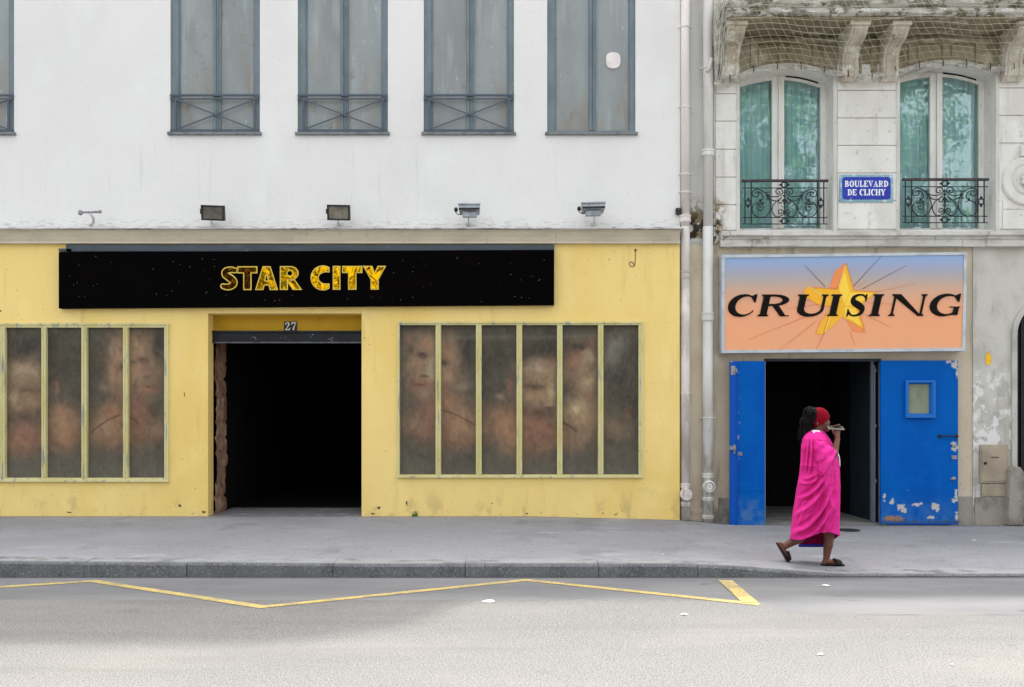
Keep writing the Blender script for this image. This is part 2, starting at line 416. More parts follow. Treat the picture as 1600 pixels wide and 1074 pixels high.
kx = [-14, X(0)*.7, X(600)*.7, X(1060)*.7, X(1140)*.7, X(1230)*.7, X(1310)*.7, 14]
kh = [.18, .165, .135, .135, .12, .075, .035, .03]
def kerb_z(x): return float(np.interp(x, kx, kh))
def foot_z(x): return float(np.interp(x, [-14, X(830), X(1062), X(1130), X(1300), 14], [.2, .2, .148, .085, .065, .06]))
def walk_z(x, y):
    t = min(max(-y/3.7, 0), 1)
    return foot_z(x)*(1-t)+(kerb_z(x)+.004)*t
mb = MB(); xs = np.linspace(-16, 16, 97); ys = np.concatenate([np.linspace(2.0, 0, 5), np.linspace(-.3, -3.7, 14), [-3.78]])
for y in ys:
    for x in xs: mb.v.append(Vector((x, y, walk_z(x, y)-(.014 if y < -3.75 else 0)+.006*(vnoise(x*.9, y*1.3, 3)-.5)*(1 if -3.6 < y < -.2 else 0))))
n = len(xs)
mb.f = [(j*n+i, j*n+i+1, (j+1)*n+i+1, (j+1)*n+i) for j in range(len(ys)-1) for i in range(n-1)]
o = mb.build('pavement', m_walk, smooth=True); set_tag(o, 'smooth grey asphalt pavement in front of both buildings', None, None, 'structure')

mb = MB(); joints = [G(p, 902).x for p in (133, 292, 520, 727, 935, 1090, 1300, 1490)]
joints = [joints[0]-1.35*k for k in range(7, 0, -1)]+joints+[joints[-1]+1.35*k for k in range(1, 8)]
for a, b in zip(joints, joints[1:]):
    a += .003; b -= .003; dz = random.uniform(-.004, .004); dy = random.uniform(-.008, .008); N = 6; base = len(mb.v)
    for k in range(N+1):
        x = a+(b-a)*k/N; h = kerb_z(x)+dz; ch = min(.03, h*.6)
        wob = .006*(vnoise(x*3, 1, 9)-.5)
        for (y, z) in ((KERB_Y-.012+dy+wob, -.1), (KERB_Y-.008+dy+wob, h-ch), (KERB_Y+.006+dy, h-ch*.3), (KERB_Y+.03+dy, h), (-3.7, h+.002), (-3.7, -.1)):
            mb.v.append(Vector((x, y, z)))
    for k in range(N):
        for q in range(6):
            p0 = base+k*6+q; p1 = base+k*6+(q+1) % 6; mb.f.append((p0, p1, p1+6, p0+6))
    mb.f.append(tuple(base+q for q in range(6))); mb.f.append(tuple(base+N*6+q for q in range(6)))
o = mb.build('kerb', m_kerb); set_tag(o, 'worn grey granite kerb stones dropping beside the walking woman', None, None, 'structure')

# road: smooth gutter strip by the kerb, coarse chippings beyond it
def road_mat():
    m = bpy.data.materials.new('road_asphalt'); m.use_nodes = True; t = NT(m); b = t.n['Principled BSDF']
    geo = t.new('ShaderNodeNewGeometry'); pos = geo.outputs['Position']; sep = t.new('ShaderNodeSeparateXYZ'); t.link(pos, sep.inputs[0])
    x, y = sep.outputs[0], sep.outputs[1]
    wob = t.math('MULTIPLY_ADD', t.noise(pos, (1.5, 0, 0), 3), .10, -.05)
    step = t.rng(x, X(1165)*.62, X(1215)*.62)
    edge = t.math('ADD', t.math('MULTIPLY_ADD', step, -.62, -5.17), wob)
    df = t.math('SUBTRACT', y, edge)                       # >0 : smooth strip
    smooth_f = t.rng(df, -.03, .03)
    c = lin(118, 117, 115)
    c = t.mix(t.rng(t.noise(pos, (95, 80, 95), 3), .40, .58), lin(88, 87, 85), c)
    c = t.mix(t.math('MULTIPLY', t.rng(t.noise(pos, (120, 120, 120), 2), .56, .68), .8), c, lin(164, 162, 158))
    c = t.mix(t.math('MULTIPLY', t.rng(t.noise(pos, (60, 60, 60), 2, .5), .62, .70), .8), c, lin(62, 60, 58))
    c = t.mix(t.math('MULTIPLY', t.rng(t.noise(pos, (.5, 1.2, 1), 3), .45, .7), .18), c, lin(140, 136, 128))
    c = t.mix(t.math('MULTIPLY', t.rng(t.noise(pos, (.25, 2.2, 1), 4, .6, .4), .50, .66), .30), c, lin(96, 94, 91))
    c = t.mix(t.math('MULTIPLY', t.rng(t.noise(pos, (1.7, 2.6, 1), 4, .6), .64, .70), .30), c, lin(84, 82, 79))
    sm = t.mix(t.rng(t.noise(pos, (.5, 1.6, 1), 4), .35, .7), lin(100, 100, 101), lin(114, 114, 114))
    sm = t.mix(t.math('MULTIPLY', t.rng(t.noise(pos, (110, 110, 110), 2), .5, .7), .35), sm, lin(80, 80, 80))
    sm = t.mix(t.math('MULTIPLY', t.rng(t.noise(pos, (2.5, 9, 1), 3), .66, .72), .6), sm, lin(62, 61, 60))
    sm = t.mix(t.math('MULTIPLY', t.rng(y, -4.1, -4.02), .6), sm, lin(60, 59, 58))
    c = t.mix(smooth_f, c, sm)
    crack = t.math('SUBTRACT', 1, t.rng(t.math('ABSOLUTE', df), .0, .03))
    crack = t.math('MULTIPLY', crack, t.math('MULTIPLY', step, t.rng(t.noise(pos, (3, 3, 3), 3), .42, .6)))
    c = t.mix(t.math('MULTIPLY', crack, .55), c, lin(60, 60, 60))
    t.link(c, b.inputs['Base Color']); b.inputs['Roughness'].default_value = .9; b.inputs['Specular IOR Level'].default_value = .25
    bp = t.new('ShaderNodeBump'); bp.inputs['Distance'].default_value = .007
    t.link(t.math('MULTIPLY_ADD', smooth_f, -.75, 1), bp.inputs['Strength']); t.link(t.noise(pos, (110, 90, 110), 3), bp.inputs['Height'])
    t.link(bp.outputs[0], b.inputs['Normal'])
    return m
mb = MB(); mb.quad((-150, -150, 0), (150, -150, 0), (150, -3.8, 0), (-150, -3.8, 0))
o = mb.build('road', road_mat()); set_tag(o, 'grey asphalt road, smooth beside the kerb and coarse farther out', None, None, 'structure')
mb = MB(); mb.quad((-150, 2.0, -.15), (150, 2.0, -.15), (150, 150, -.15), (-150, 150, -.15))
o = mb.build('ground', mat('bare_ground', lin(120, 118, 112))); set_tag(o, None, None, None, 'structure')
# yellow zigzag bus-stop line
m_yel = mat('road_paint_yellow', lin(176, 156, 94), [L(lin(112, 106, 92), 40, .50, .62, .85), L(lin(122, 116, 100), 6, .46, .64, .7), L(lin(184, 160, 100), 2, .4, .7, .6)], rough=.8, bump=(70, .004))
zz = [G(-420, 956), G(0, 918), G(145, 908.5), G(410, 949), G(822, 907), G(1186, 945), G(1133, 908)]
zz[0] = zz[2]+(zz[1]-zz[2])*3.2; zz[1] = zz[0].lerp(zz[2], .6)
mb = MB(); hw = .052
def strip(pts, hw, z):
    n = len(pts); Lf, Rt = [], []
    for i, p in enumerate(pts):
        d0 = (pts[i]-pts[i-1]).normalized() if i else None; d1 = (pts[i+1]-pts[i]).normalized() if i < n-1 else None
        d0 = d0 or d1; d1 = d1 or d0
        n0 = Vector((-d0.y, d0.x, 0)); n1 = Vector((-d1.y, d1.x, 0)); b = (n0+n1)
        b = b.normalized() if b.length > 1e-6 else n0
        k = hw/max(b.dot(n0), .35)
        Lf.append(p+b*k+Vector((0, 0, z))); Rt.append(p-b*k+Vector((0, 0, z)))
    return Lf, Rt
Lf, Rt = strip(zz[:6], hw, .004)
for i in range(5): mb.quad(Rt[i], Rt[i+1], Lf[i+1], Lf[i])
a, b = zz[5]+Vector((-.06, .04, 0)), zz[6]
d = (b-a).normalized(); nn = Vector((-d.y, d.x, 0))*.07
a = a+d*.02
mb.quad(a-nn+Vector((0, 0, .008)), b-nn+Vector((0, 0, .008)), b+nn+Vector((0, 0, .008)), a+nn+Vector((0, 0, .008)))
o = mb.build('road_marking', m_yel); set_tag(o, 'yellow zigzag line painted on the road along the kerb', None, None, 'structure')

# ==================================================================== NIGHTCLUB BUILDING
YW, YS = 0.0, -0.07           # white wall plane, yellow shopfront plane
XL, XR = -13.0, X(1062, YS)
WH, WHL = 9.70, 12.8          # parapet heights set by the road shadow: main front, added left block
club = thing('nightclub_building', (X(520), 0, .2), 'white upper wall over yellow shopfront with wide black doorway', 'building')
m_white = mat('white_render', lin(222, 221, 218), [
    L(lin(210, 209, 206), (.5, .5, .35), .42, .68, .5), L(lin(226, 227, 226), (1.2, 1, .8), .5, .7, .6),
    L(lin(196, 195, 191), (5, 5, .5), .60, .78, .08), L(lin(190, 189, 184), (9, 9, .7), .6, .76, .35, zr=(Z(120), Z(215))),
    L(lin(165, 163, 158), (8, 8, 30), .48, .66, .55, zr=(Z(335), Z(354))),
    L(lin(120, 120, 118), 30, .735, .76, .8, detail=2)], rough=.9, bump=[(25, .004), (3, .012)])
m_yellow = mat('yellow_render', lin(236, 208, 132), [
    L(lin(228, 196, 108), (.6, .6, .45), .42, .66, .7), L(lin(240, 214, 138), (1.6, 1, 1.1), .5, .7, .6),
    L(lin(198, 170, 100), (7, 7, .8), .57, .75, .3), L(lin(170, 150, 105), (5, 5, 3), .52, .7, .5, zr=(.75, .2)),
    L(lin(105, 95, 75), (9, 9, 14), .66, .72, .7, zr=(.40, .22)), L(lin(90, 80, 60), 26, .73, .75, .8, detail=2)], rough=.85, bump=[(30, .003), (2.5, .012)])
m_frame = mat('blue_grey_frame', lin(112, 125, 131), [L(lin(92, 106, 113), (4, 4, 2), .4, .7, .7), L(lin(140, 150, 152), (30, 30, 8), .62, .7, .5)], rough=.55)
m_pane = mat('grimy_pane', lin(141, 147, 147), [
    L(lin(122, 127, 127), (1.6, 1.6, .6), .4, .66, .7), L(lin(128, 121, 108), (2.5, 2.5, .9), .44, .68, .75, zr=(Z(30), Z(180))),
    L(lin(158, 163, 163), (8, 8, .9), .52, .72, .6), L(lin(108, 104, 94), 5, .6, .75, .5), L(lin(185, 186, 182), (22, 22, 7), .69, .73, .7)], rough=.42, spec=.4)
m_sill = mat('sill_grey', lin(120, 124, 126), [L(lin(80, 82, 84), 7, .45, .7, .7)], rough=.7)
m_cove = mat('cornice_beige', lin(196, 187, 165), [L(lin(178, 169, 150), (2, 2, 5), .4, .7, .7), L(lin(130, 124, 110), (12, 12, 1.5), .62, .75, .5)], rough=.75, bump=(20, .003))
m_flash = mat('flashing', lin(198, 197, 193), [L(lin(110, 110, 108), (5, 5, 40), .52, .64, .8), L(lin(150, 149, 146), 9, .5, .7, .6)], rough=.7, bump=(30, .006))
win_px = [(-118, 22), (266, 406), (465, 606), (662, 803), (855, 993)]
WT = -70
holes = [(X(a), X(b), Z(207), Z(WT)) for a, b in win_px]
mb = MB()
wall_sheet(mb, XL, X(1063), Z(359), WH, holes, YW, .07)
xs_ = X(690)*.62
mb.prism([(XL, WH), (-1.75, WH), (-1.75, WHL), (XL, WHL)], YW, .35)
mb.prism([(-1.75, WH), (-.35, WH), (-.75, 11.6), (-1.75, WHL)], YW, .35)  # unseen block added above the front, sloped to shape the left road shadow
mb.quad((X(1063), YW, Z(359)), (X(1063), YW+.4, Z(359)), (X(1063), YW+.4, WH), (X(1063), YW, WH))
mb.quad((XL, YW, WH), (X(1063), YW, WH), (X(1063), .4, WH), (XL, .4, WH))
mb.build('upper_wall', m_white, club)
mb = MB(); mb.box(XL, X(1063)-.01, .45, 9, Z(359), WH-.25); mb.build('roof', mat('zinc_roof', lin(120, 124, 130)), club)
for i, (a, b) in enumerate(win_px):
    wf = MB(); Yf = .03
    xa, xb, zb, zt = X(a), X(b), Z(207), Z(WT)
    fw = X(812)-X(800)
    wf.box(xa, xa+fw, Yf, .07, zb, zt); wf.box(xb-fw*.72, xb, Yf, .07, zb, zt); wf.box(xa+fw, xb-fw*.72, Yf, .07, zb, zb+.035)
    cx = (xa+xb)/2+.02
    wf.box(cx-.055, cx+.055, Yf-.004, .07, zb+.035, zt); wf.box(cx-.045, cx-.012, Yf-.018, Yf-.004, zb+.035, zt); wf.box(cx+.004, cx+.02, Yf-.022, Yf-.004, zb+.035, zt)
    wf.box(xa+fw, xa+fw+.02, Yf+.012, .07, zb+.035, zt); wf.box(xb-fw*.72-.02, xb-fw*.72, Yf+.012, .07, zb+.035, zt)
    wd = wf.build('window', m_frame, club, bevel=.003)
    q = MB(); q.box(xa+fw+.02, xb-fw*.72-.02, .058, .066, zb+.035, zt); q.build('pane', m_pane, wd)
    q = MB(); q.box(xa-.03, xb+.03, -.045, .03, zb-.045, zb-.004); q.build('sill', m_sill, wd, bevel=.004)
    if i < 4:
        rl = MB(); Yr = -.012; e = .009
        x0, x1 = xa+.004, xb-.004
        zt_, z2, zb_ = Z(149.5), Z(155), Z(204)
        rl.box(x0, x1, Yr-.014, Yr+.014, zt_-.012, zt_+.012); rl.box(x0, x1, Yr-.006, Yr+.006, z2-.009, z2+.009); rl.box(x0, x1, Yr-.008, Yr+.008, zb_-.012, zb_+.010)
        pl, pr = xa+.085, xb-.075
        for xx in (pl, pr): rl.box(xx-.013, xx+.013, Yr-.013, Yr+.013, zb_+.01, z2-.009)
        rl.bar((pl, Yr-.004, z2-.01), (pr, Yr-.004, zb_+.01), .018, .010); rl.bar((pl, Yr+.008, zb_+.01), (pr, Yr+.008, z2-.01), .018, .010)
        for xx in (x0+.02, x1-.02): rl.box(xx-.012, xx+.012, Yr-.012, Yr+.012, z2+.009, zt_-.012)
        rl.build('railing', mat('railing_slate', lin(78, 90, 100), [L(lin(110, 120, 126), 20, .58, .7, .6)], rough=.5) if i == 0 else bpy.data.materials['railing_slate'], wd)
    if i == 4:
        v = MB(); c = P(958, 95, .05); pts = []
        ring = []
        for k in range(28):
            t = 2*math.pi*k/28; cs, sn = math.cos(t), math.sin(t)
            ring.append((c.x+.107*math.copysign(abs(cs)**.72, cs), c.z+.118*math.copysign(abs(sn)**.72, sn)))
        v.prism(ring, .036, .057); v.build('vent_cover', mat('pinkish_plastic', lin(228, 220, 218), [L(lin(205, 190, 188), 6, .5, .7, .6)], rough=.5), wd, bevel=.008)

# cornice between white wall and shopfront
def moulding(prof, x0, x1, name, m, parent, nx=1, wob=0):
    """prof: (y,z) polyline closed, swept along X"""
    mb = MB(); N = max(1, nx)
    for k in range(N+1):
        x = x0+(x1-x0)*k/N
        for i, (y, z) in enumerate(prof): mb.v.append(Vector((x, y+wob*(vnoise(x*4, i*7.3, 5)-.5), z+wob*(vnoise(x*3, i*3.1, 8)-.5))))
    n_ = len(prof)
    for k in range(N):
        for q in range(n_):
            a = k*n_+q; b = k*n_+(q+1) % n_; mb.f.append((a, b, b+n_, a+n_))
    mb.f.append(tuple(range(n_))); mb.f.append(tuple(range(N*n_, N*n_+n_)))
    return mb.build(name, m, parent)
Yc = -.2
moulding([(.0, Z(354, Yc)), (Yc, Z(354, Yc)-.004), (Yc-.01, Z(357, Yc)), (Yc, Z(358.4, Yc)), (-.05, Z(358.4, Yc)), (0, Z(358.4, Yc))], XL, XR+.04, 'flashing', m_flash, club, 60, .008)
moulding([(-.01, Z(358.6, Yc)), (Yc+.02, Z(358.6, Yc)), (Yc+.045, Z(362, Yc)), (Yc+.075, Z(369, Yc)), (-.105, Z(375, Yc)), (-.105, Z(377, -.105)), (-.135, Z(377.4, -.13)), (-.135, Z(380.6, -.13)), (-.01, Z(381, -.13))], XL, XR-.005, 'cornice', m_cove, club, 30, .003)
# yellow shopfront
DZ = (X(325, YS), X(565, YS), -.05, Z(490, YS))
sw = [(X(-122, YS), X(259.5, YS), Z(748.5, YS), Z(508.5, YS)), (X(623.5, YS), X(1001, YS), Z(743, YS), Z(506, YS))]
mb = MB()
wall_sheet(mb, XL, XR, -.05, Z(380, YS), [(*DZ, 0, .24), (*sw[0], 0, .05), (*sw[1], 0, .05)], YS)
mb.quad((XR, YS, -.05), (XR, .35, -.05), (XR, .35, Z(380, YS)), (XR, YS, Z(380, YS)))
mb.build('shopfront_wall', m_yellow, club)
m_chip = mat('chip_dark', lin(92, 84, 70), [L(lin(60, 54, 44), 30, .5, .65, .8)], rough=.9)
for (px, py, w_, h_) in ((281, 790, 5, 3), (592, 794, 4.5, 3), (583, 803, 3.5, 2), (635.5, 787, 1.5, 4), (769, 787, 3, 1.3), (288, 617, 1, 5), (823, 803, 3, 1.5), (108, 801, 6, 1.6), (1, 486, 3, 2), (318, 800, 5, 2.2)):
    rg_ = random.Random(int(px)); q = MB(); q.poly([P(px+w_*rg_.uniform(.35, 1.1)*math.cos(a), py+h_*rg_.uniform(.35, 1.1)*math.sin(a), YS-.0015) for a in np.linspace(0, 2*math.pi, 10)[:-1]]); q.build('paint_chip', m_chip, club)
# recessed lintel face, shutter box, jamb, dark hallway
YL = YS+.24
mb = MB(); mb.box(DZ[0]-.02, DZ[1]+.02, YL-.002, YL+.1, Z(517.5, YL), DZ[3]+.05); mb.build('lintel', mat('lintel_yellow', lin(186, 146, 38), [L(lin(170, 130, 26), (2, 2, 3), .4, .7, .7), L(lin(150, 115, 50), (8, 8, 4), .62, .75, .5)], rough=.85), club)
m_dark = mat('shutter_black', lin(11, 12, 16), [L(lin(22, 24, 42), (5, 5, 9), .46, .62, .8), L(lin(18, 18, 20), 12, .5, .7, .7), L(lin(120, 122, 126), (30, 30, 40), .70, .73, .8)], rough=.45)
mb = MB(); mb.box(DZ[0]-.02, DZ[1]+.02, YL-.05, YL+.3, Z(534.5, YL), Z(517.5, YL)); mb.box(DZ[0]-.02, DZ[1]+.02, YL-.075, YL-.05, Z(521, YL), Z(517.7, YL)); sb = mb.build('shutter_box', m_dark, club, bevel=.006)
mb = MB(); mb.box(DZ[0]-.02, DZ[1]+.02, YL-.06, YL-.02, Z(537, YL), Z(534.7, YL)); mb.build('shutter_rail', mat('shutter_rail', lin(95, 95, 98), [L(lin(45, 45, 46), 10, .45, .7, .8)], rough=.4, metal=.6), club)
for (px, py, w_, h_, c) in ((395, 529, .07, .05, (150, 155, 165)), (442, 529, .09, .04, (90, 95, 140)), (487, 527, .11, .08, (140, 160, 175)), (516, 530, .05, .05, (165, 170, 175))):
    c0 = P(px, py, YL-.053); m_st = mat('sticker', lin(*c), rough=.7)
    for k in range(5):
        q = MB()
        a = random.uniform(-.5, .5)*w_; b = random.uniform(-.5, .5)*h_; s1 = random.uniform(.008, .025); s2 = random.uniform(.004, .012)
        q.quad((c0.x+a, YL-.052-.0006*k, c0.z+b), (c0.x+a+s1, YL-.052-.0006*k, c0.z+b+.004), (c0.x+a+s1+.004, YL-.052-.0006*k, c0.z+b+s2), (c0.x+a+.004, YL-.052-.0006*k, c0.z+b+s2))
        q.build('sticker_remnant', m_st, sb)
m_rubble = mat('rubble_stone', lin(160, 126, 104), [L(lin(122, 84, 66), (3, 3, 2.5), .4, .6, .9), L(lin(176, 148, 124), (7, 7, 6), .5, .68, .8), L(lin(84, 34, 22), (4, 4, 2), .5, .7, .8, zr=(1.6, 2.4)), L(lin(25, 18, 15), 11, .6, .7, .9)], rough=.9, bump=[(14, .03), (50, .01)])
mb = MB(); ny, nz_ = 10, 60
for j in range(nz_+1):
    for i in range(ny+1):
        y = YL+.0+.48*i/ny; z = .12+(Z(517, YL)-.12)*j/nz_
        z_ = z; row = math.floor(z/.22); off = .4*(row % 2)
        joint = min(1, abs((z/.22) % 1-.5)*2/.97)
        bulge = .05*(fbm(y*6+off, z*5, 4)-.5)+.035*(1-joint**8)+.03*(vnoise(y*5+off, row*1.7, 6)-.5)
        mb.v.append(Vector((DZ[0]+.006+max(bulge, -.02), y, z_)))
mb.f = [(j*(ny+1)+i, j*(ny+1)+i+1, (j+1)*(ny+1)+i+1, (j+1)*(ny+1)+i) for j in range(nz_) for i in range(ny)]
mb.build('stone_jamb', m_rubble, club, smooth=True)
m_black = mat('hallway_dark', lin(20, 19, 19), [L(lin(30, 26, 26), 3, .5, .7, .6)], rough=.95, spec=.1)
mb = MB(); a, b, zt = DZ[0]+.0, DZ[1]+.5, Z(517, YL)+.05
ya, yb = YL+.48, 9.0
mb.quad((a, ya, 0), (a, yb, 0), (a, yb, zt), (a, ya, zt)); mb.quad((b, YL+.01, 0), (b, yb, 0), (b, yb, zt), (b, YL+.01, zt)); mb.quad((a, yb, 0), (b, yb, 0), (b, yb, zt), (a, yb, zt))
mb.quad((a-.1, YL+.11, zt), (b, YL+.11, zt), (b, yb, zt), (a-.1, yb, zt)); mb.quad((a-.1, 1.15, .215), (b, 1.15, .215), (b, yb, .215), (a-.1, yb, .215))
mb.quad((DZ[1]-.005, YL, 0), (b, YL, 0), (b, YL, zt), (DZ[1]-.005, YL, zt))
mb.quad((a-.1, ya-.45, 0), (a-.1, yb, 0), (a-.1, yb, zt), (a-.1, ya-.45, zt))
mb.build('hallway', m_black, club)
mb = MB(); mb.box(DZ[0]-.1, DZ[1]+.02, YL-.002, 1.1, .17, .212); mb.build('threshold', m_walk, club)

# shop windows with faded painted panels
def lerpc(a, b, t): return a*(1-t)[:, None]+np.asarray(b)[None, :]*t[:, None]
C_ = dict(f=(140, 112, 86), r=(122, 84, 68), d=(58, 53, 44), p=(160, 146, 118), g=(112, 108, 96), k=(42, 38, 32), o=(140, 102, 74), y=(170, 150, 114))
BL = [(38, 580, 19, 13, 'p', .62), (46, 574, 12, 8, 'r', .35), (33, 543, 30, 16, 'd', .75), (40, 611, 15, 4, 'd', .5), (22, 621, 6, 10, 'y', .6), (46, 626, 14, 8, 'f', .6), (28, 637, 8, 3, 'f', .5), (36, 652, 20, 6, 'd', .3), (38, 681, 24, 20, 'r', .75), (22, 690, 10, 12, 'f', .4),
      (87, 606, 4, 9, 'r', .9), (96, 664, 17, 24, 'f', .75), (101, 678, 10, 12, 'o', .6), (90, 640, 9, 9, 'o', .4), (104, 560, 22, 30, 'd', .5),
      (182, 556, 11, 24, 'f', .7), (161, 606, 8, 6, 'p', .25), (176, 590, 12, 14, 'f', .5), (188, 572, 4, 6, 'd', .5), (176, 643, 17, 13, 'o', .75), (166, 671, 24, 17, 'f', .7), (150, 570, 12, 25, 'd', .5), (184, 618, 8, 8, 'r', .5),
      (216, 543, 15, 16, 'f', .7), (236, 572, 12, 14, 'f', .5), (222, 562, 8, 4, 'k', .75), (213, 580, 10, 16, 'f', .5), (226, 570, 4, 10, 'r', .4), (226, 588, 5, 2.5, 'k', .5), (231, 608, 14, 6, 'r', .8), (228, 604, 8, 1.5, 'k', .6), (216, 641, 13, 22, 'r', .6), (246, 673, 11, 13, 'f', .5), (245, 545, 8, 22, 'd', .7), (206, 566, 6, 3.5, 'k', .45),
      (668, 536, 15, 11, 'f', .75), (660, 555, 9, 4, 'k', .85), (645, 568, 11, 11, 'f', .6), (673, 577, 7, 14, 'p', .75), (664, 587, 6, 2.5, 'k', .7), (660, 600, 16, 6, 'r', .8), (658, 600, 10, 1.5, 'k', .5), (664, 616, 14, 7, 'f', .5), (673, 645, 20, 26, 'r', .6), (638, 533, 6, 10, 'r', .6), (645, 668, 14, 14, 'f', .35), (640, 548, 5, 7, 'k', .4),
      (700, 545, 13, 22, 'f', .7), (693, 567, 7, 5, 'k', .75), (700, 586, 11, 11, 'f', .6), (726, 603, 10, 6, 'p', .25), (690, 603, 8, 8, 'r', .5), (705, 628, 13, 14, 'o', .75), (721, 658, 22, 24, 'f', .75), (732, 545, 8, 25, 'd', .6), (720, 690, 18, 12, 'o', .3),
      (797, 600, 4, 9, 'r', .9), (781, 619, 7, 4, 'p', .25), (788, 660, 23, 23, 'o', .8), (795, 690, 16, 18, 'f', .45), (775, 560, 20, 30, 'd', .55),
      (840, 548, 30, 14, 'k', .7), (842, 573, 20, 9, 'p', .7), (858, 568, 10, 10, 'r', .5), (846, 588, 22, 8, 'f', .6), (834, 604, 15, 4, 'k', .6), (861, 612, 5, 15, 'y', .85), (831, 617, 13, 8, 'f', .75), (848, 622, 12, 8, 'f', .5), (859, 632, 7, 3, 'f', .7), (858, 638, 8, 2, 'k', .5), (842, 648, 20, 8, 'd', .75), (832, 663, 26, 15, 'r', .75), (850, 682, 24, 16, 'r', .5), (823, 580, 4, 6, 'f', .5),
      (898, 563, 10, 15, 'r', .8), (918, 558, 9, 10, 'p', .6), (906, 543, 16, 6, 'd', .7), (905, 580, 12, 10, 'f', .6), (918, 598, 9, 11, 'y', .6), (886, 612, 8, 14, 'd', .6), (905, 640, 20, 15, 'y', .75), (922, 628, 8, 20, 'r', .5), (915, 660, 16, 12, 'f', .6), (926, 535, 8, 10, 'r', .5), (900, 690, 18, 14, 'f', .35),
      (966, 540, 16, 18, 'g', .7), (961, 671, 20, 16, 'f', .4), (985, 645, 6, 10, 'r', .5), (975, 590, 14, 30, 'd', .4), (955, 560, 10, 20, 'g', .5)]
SL = [((141, 676), (160, 657), (186, 649), 1.3), ((196, 649), (206, 653), (214, 662), 1.2), ((693, 642), (712, 646), (741, 664), 1.3), ((870, 658), (884, 660), (901, 674), 1.3)]
def mural(xw, zw):
    px = xw/((D+YS)/F)+800; py = HZ-(zw-CAMZ)/((D+YS)/F)
    n1 = fbm(px/26, py/34, 11); n2 = fbm(px/5, py/14, 23); n3 = fbm(px/3.2, py/3.2, 31, 3)
    cc = np.tile(np.array(lin(80, 75, 62)[:3]), (len(px), 1))
    cc = lerpc(cc, lin(62, 55, 47)[:3], np.clip((n1-.45)*3.5, 0, 1)*.8)
    wx = px+7*(n1-.5)+3*(n2-.5)+4*(n3-.5); wy = py+7*(fbm(px/20, py/20, 41)-.5)+4*(n3-.5)
    for (bx, by, sx, sy, k, a) in ((36, 602, 36, 52, 'f', .66), (205, 576, 42, 58, 'f', .66), (676, 577, 42, 54, 'f', .66), (842, 602, 38, 48, 'f', .70), (909, 584, 29, 50, 'f', .60),
                                  (40, 690, 42, 26, 'o', .55), (100, 668, 27, 34, 'o', .6), (192, 672, 58, 34, 'o', .55), (700, 668, 62, 32, 'o', .50), (828, 682, 54, 32, 'o', .55), (903, 668, 34, 36, 'f', .55)):
        q = np.exp(-((((wx-bx)/sx)**2+((wy-by)/sy)**2))**1.6)*a*(.8+.4*(n2-.2)); cc = lerpc(cc, np.array(lin(*C_[k])[:3])*.98, np.clip(q*1.15, 0, 1))
    for (bx, by, sx, sy, k, a) in BL:
        q = np.exp(-((((wx-bx)/sx)**2+((wy-by)/sy)**2)*.8))*min(1, a*(1.2 if k in 'kd' else .95))*(.74+.52*(n2-.2))
        cc = lerpc(cc, np.array(lin(*C_[k])[:3])*(.62 if k in 'kd' else 1.32), np.clip(q, 0, 1))
    for (a, b, c, wd) in SL:
        dmin = np.full(px.shape, 99.0)
        for t in np.linspace(0, 1, 24):
            qx = a[0]*(1-t)**2+2*b[0]*t*(1-t)+c[0]*t*t; qy = a[1]*(1-t)**2+2*b[1]*t*(1-t)+c[1]*t*t
            dmin = np.minimum(dmin, np.hypot(px-qx, py-qy))
        cc = lerpc(cc, lin(58, 44, 36)[:3], np.clip(1-(dmin-wd*.55)/1.4, 0, 1)*.7)
    band = np.clip(1-np.abs(py-(527-max(0, 0)-.028*np.maximum(px-860, 0)))/5, 0, 1)*((px > 690) & (px < 940))
    cc = lerpc(cc, lin(104, 98, 86)[:3], band*.45)  # pale band is a reflection painted into the panel colours
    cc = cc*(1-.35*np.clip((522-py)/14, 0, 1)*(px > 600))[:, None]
    br = fbm(px/8+3*n1, py/10-px/25, 77, 3); br2 = fbm(px/3.0, py/4.5+px/9, 83, 2)
    cc = cc*(1+.60*(br-.5)+.20*(br2-.5))[:, None]
    cc = lerpc(cc, np.array(lin(128, 84, 60)[:3])*1.0, np.clip((fbm(px/13, py/15, 91, 3)-.56)*3, 0, 1)*.35*np.clip(cc[:, 0]*6-.35, 0, 1))
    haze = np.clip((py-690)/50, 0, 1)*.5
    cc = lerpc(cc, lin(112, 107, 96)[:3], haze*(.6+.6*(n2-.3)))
    scr = np.clip((fbm(px/4+py/22+2*n1, py/16-px/30, 51, 5)-.56)*5, 0, 1)*np.clip((n1-.35)*4, 0, 1)
    cc = lerpc(cc, lin(132, 128, 116)[:3], scr*.13)
    cc = lerpc(cc, lin(120, 114, 104)[:3], np.clip((n3-.55)*3, 0, 1)*.12)
    cc = lerpc(cc, lin(44, 40, 34)[:3], np.clip((n3-.5)*-3, 0, 1)*.10)
    return cc
m_mural = mat('faded_painting', (0, 0, 0, 1), [L(lin(120, 116, 106), 60, .70, .76, .4, detail=2)], attr='paint', rough=.45, spec=.25, bump=(30, .002))
m_sf = mat('shop_frame_paint', lin(208, 200, 148), [L(lin(198, 186, 120), (4, 4, 2), .4, .65, .7), L(lin(140, 148, 148), (11, 11, 1.5), .56, .62, .7), L(lin(120, 128, 120), (30, 30, 12), .6, .7, .5)], rough=.6, bump=(30, .003))
pan_l = [(-120, -64), (-56, 0), (8, 64.5), (72, 127), (135.5, 192), (200, 256.5)]
pan_r = [(624.5, 680.5), (689, 743.5), (752.6, 807), (816, 870.5), (879, 934.5), (943, 998)]
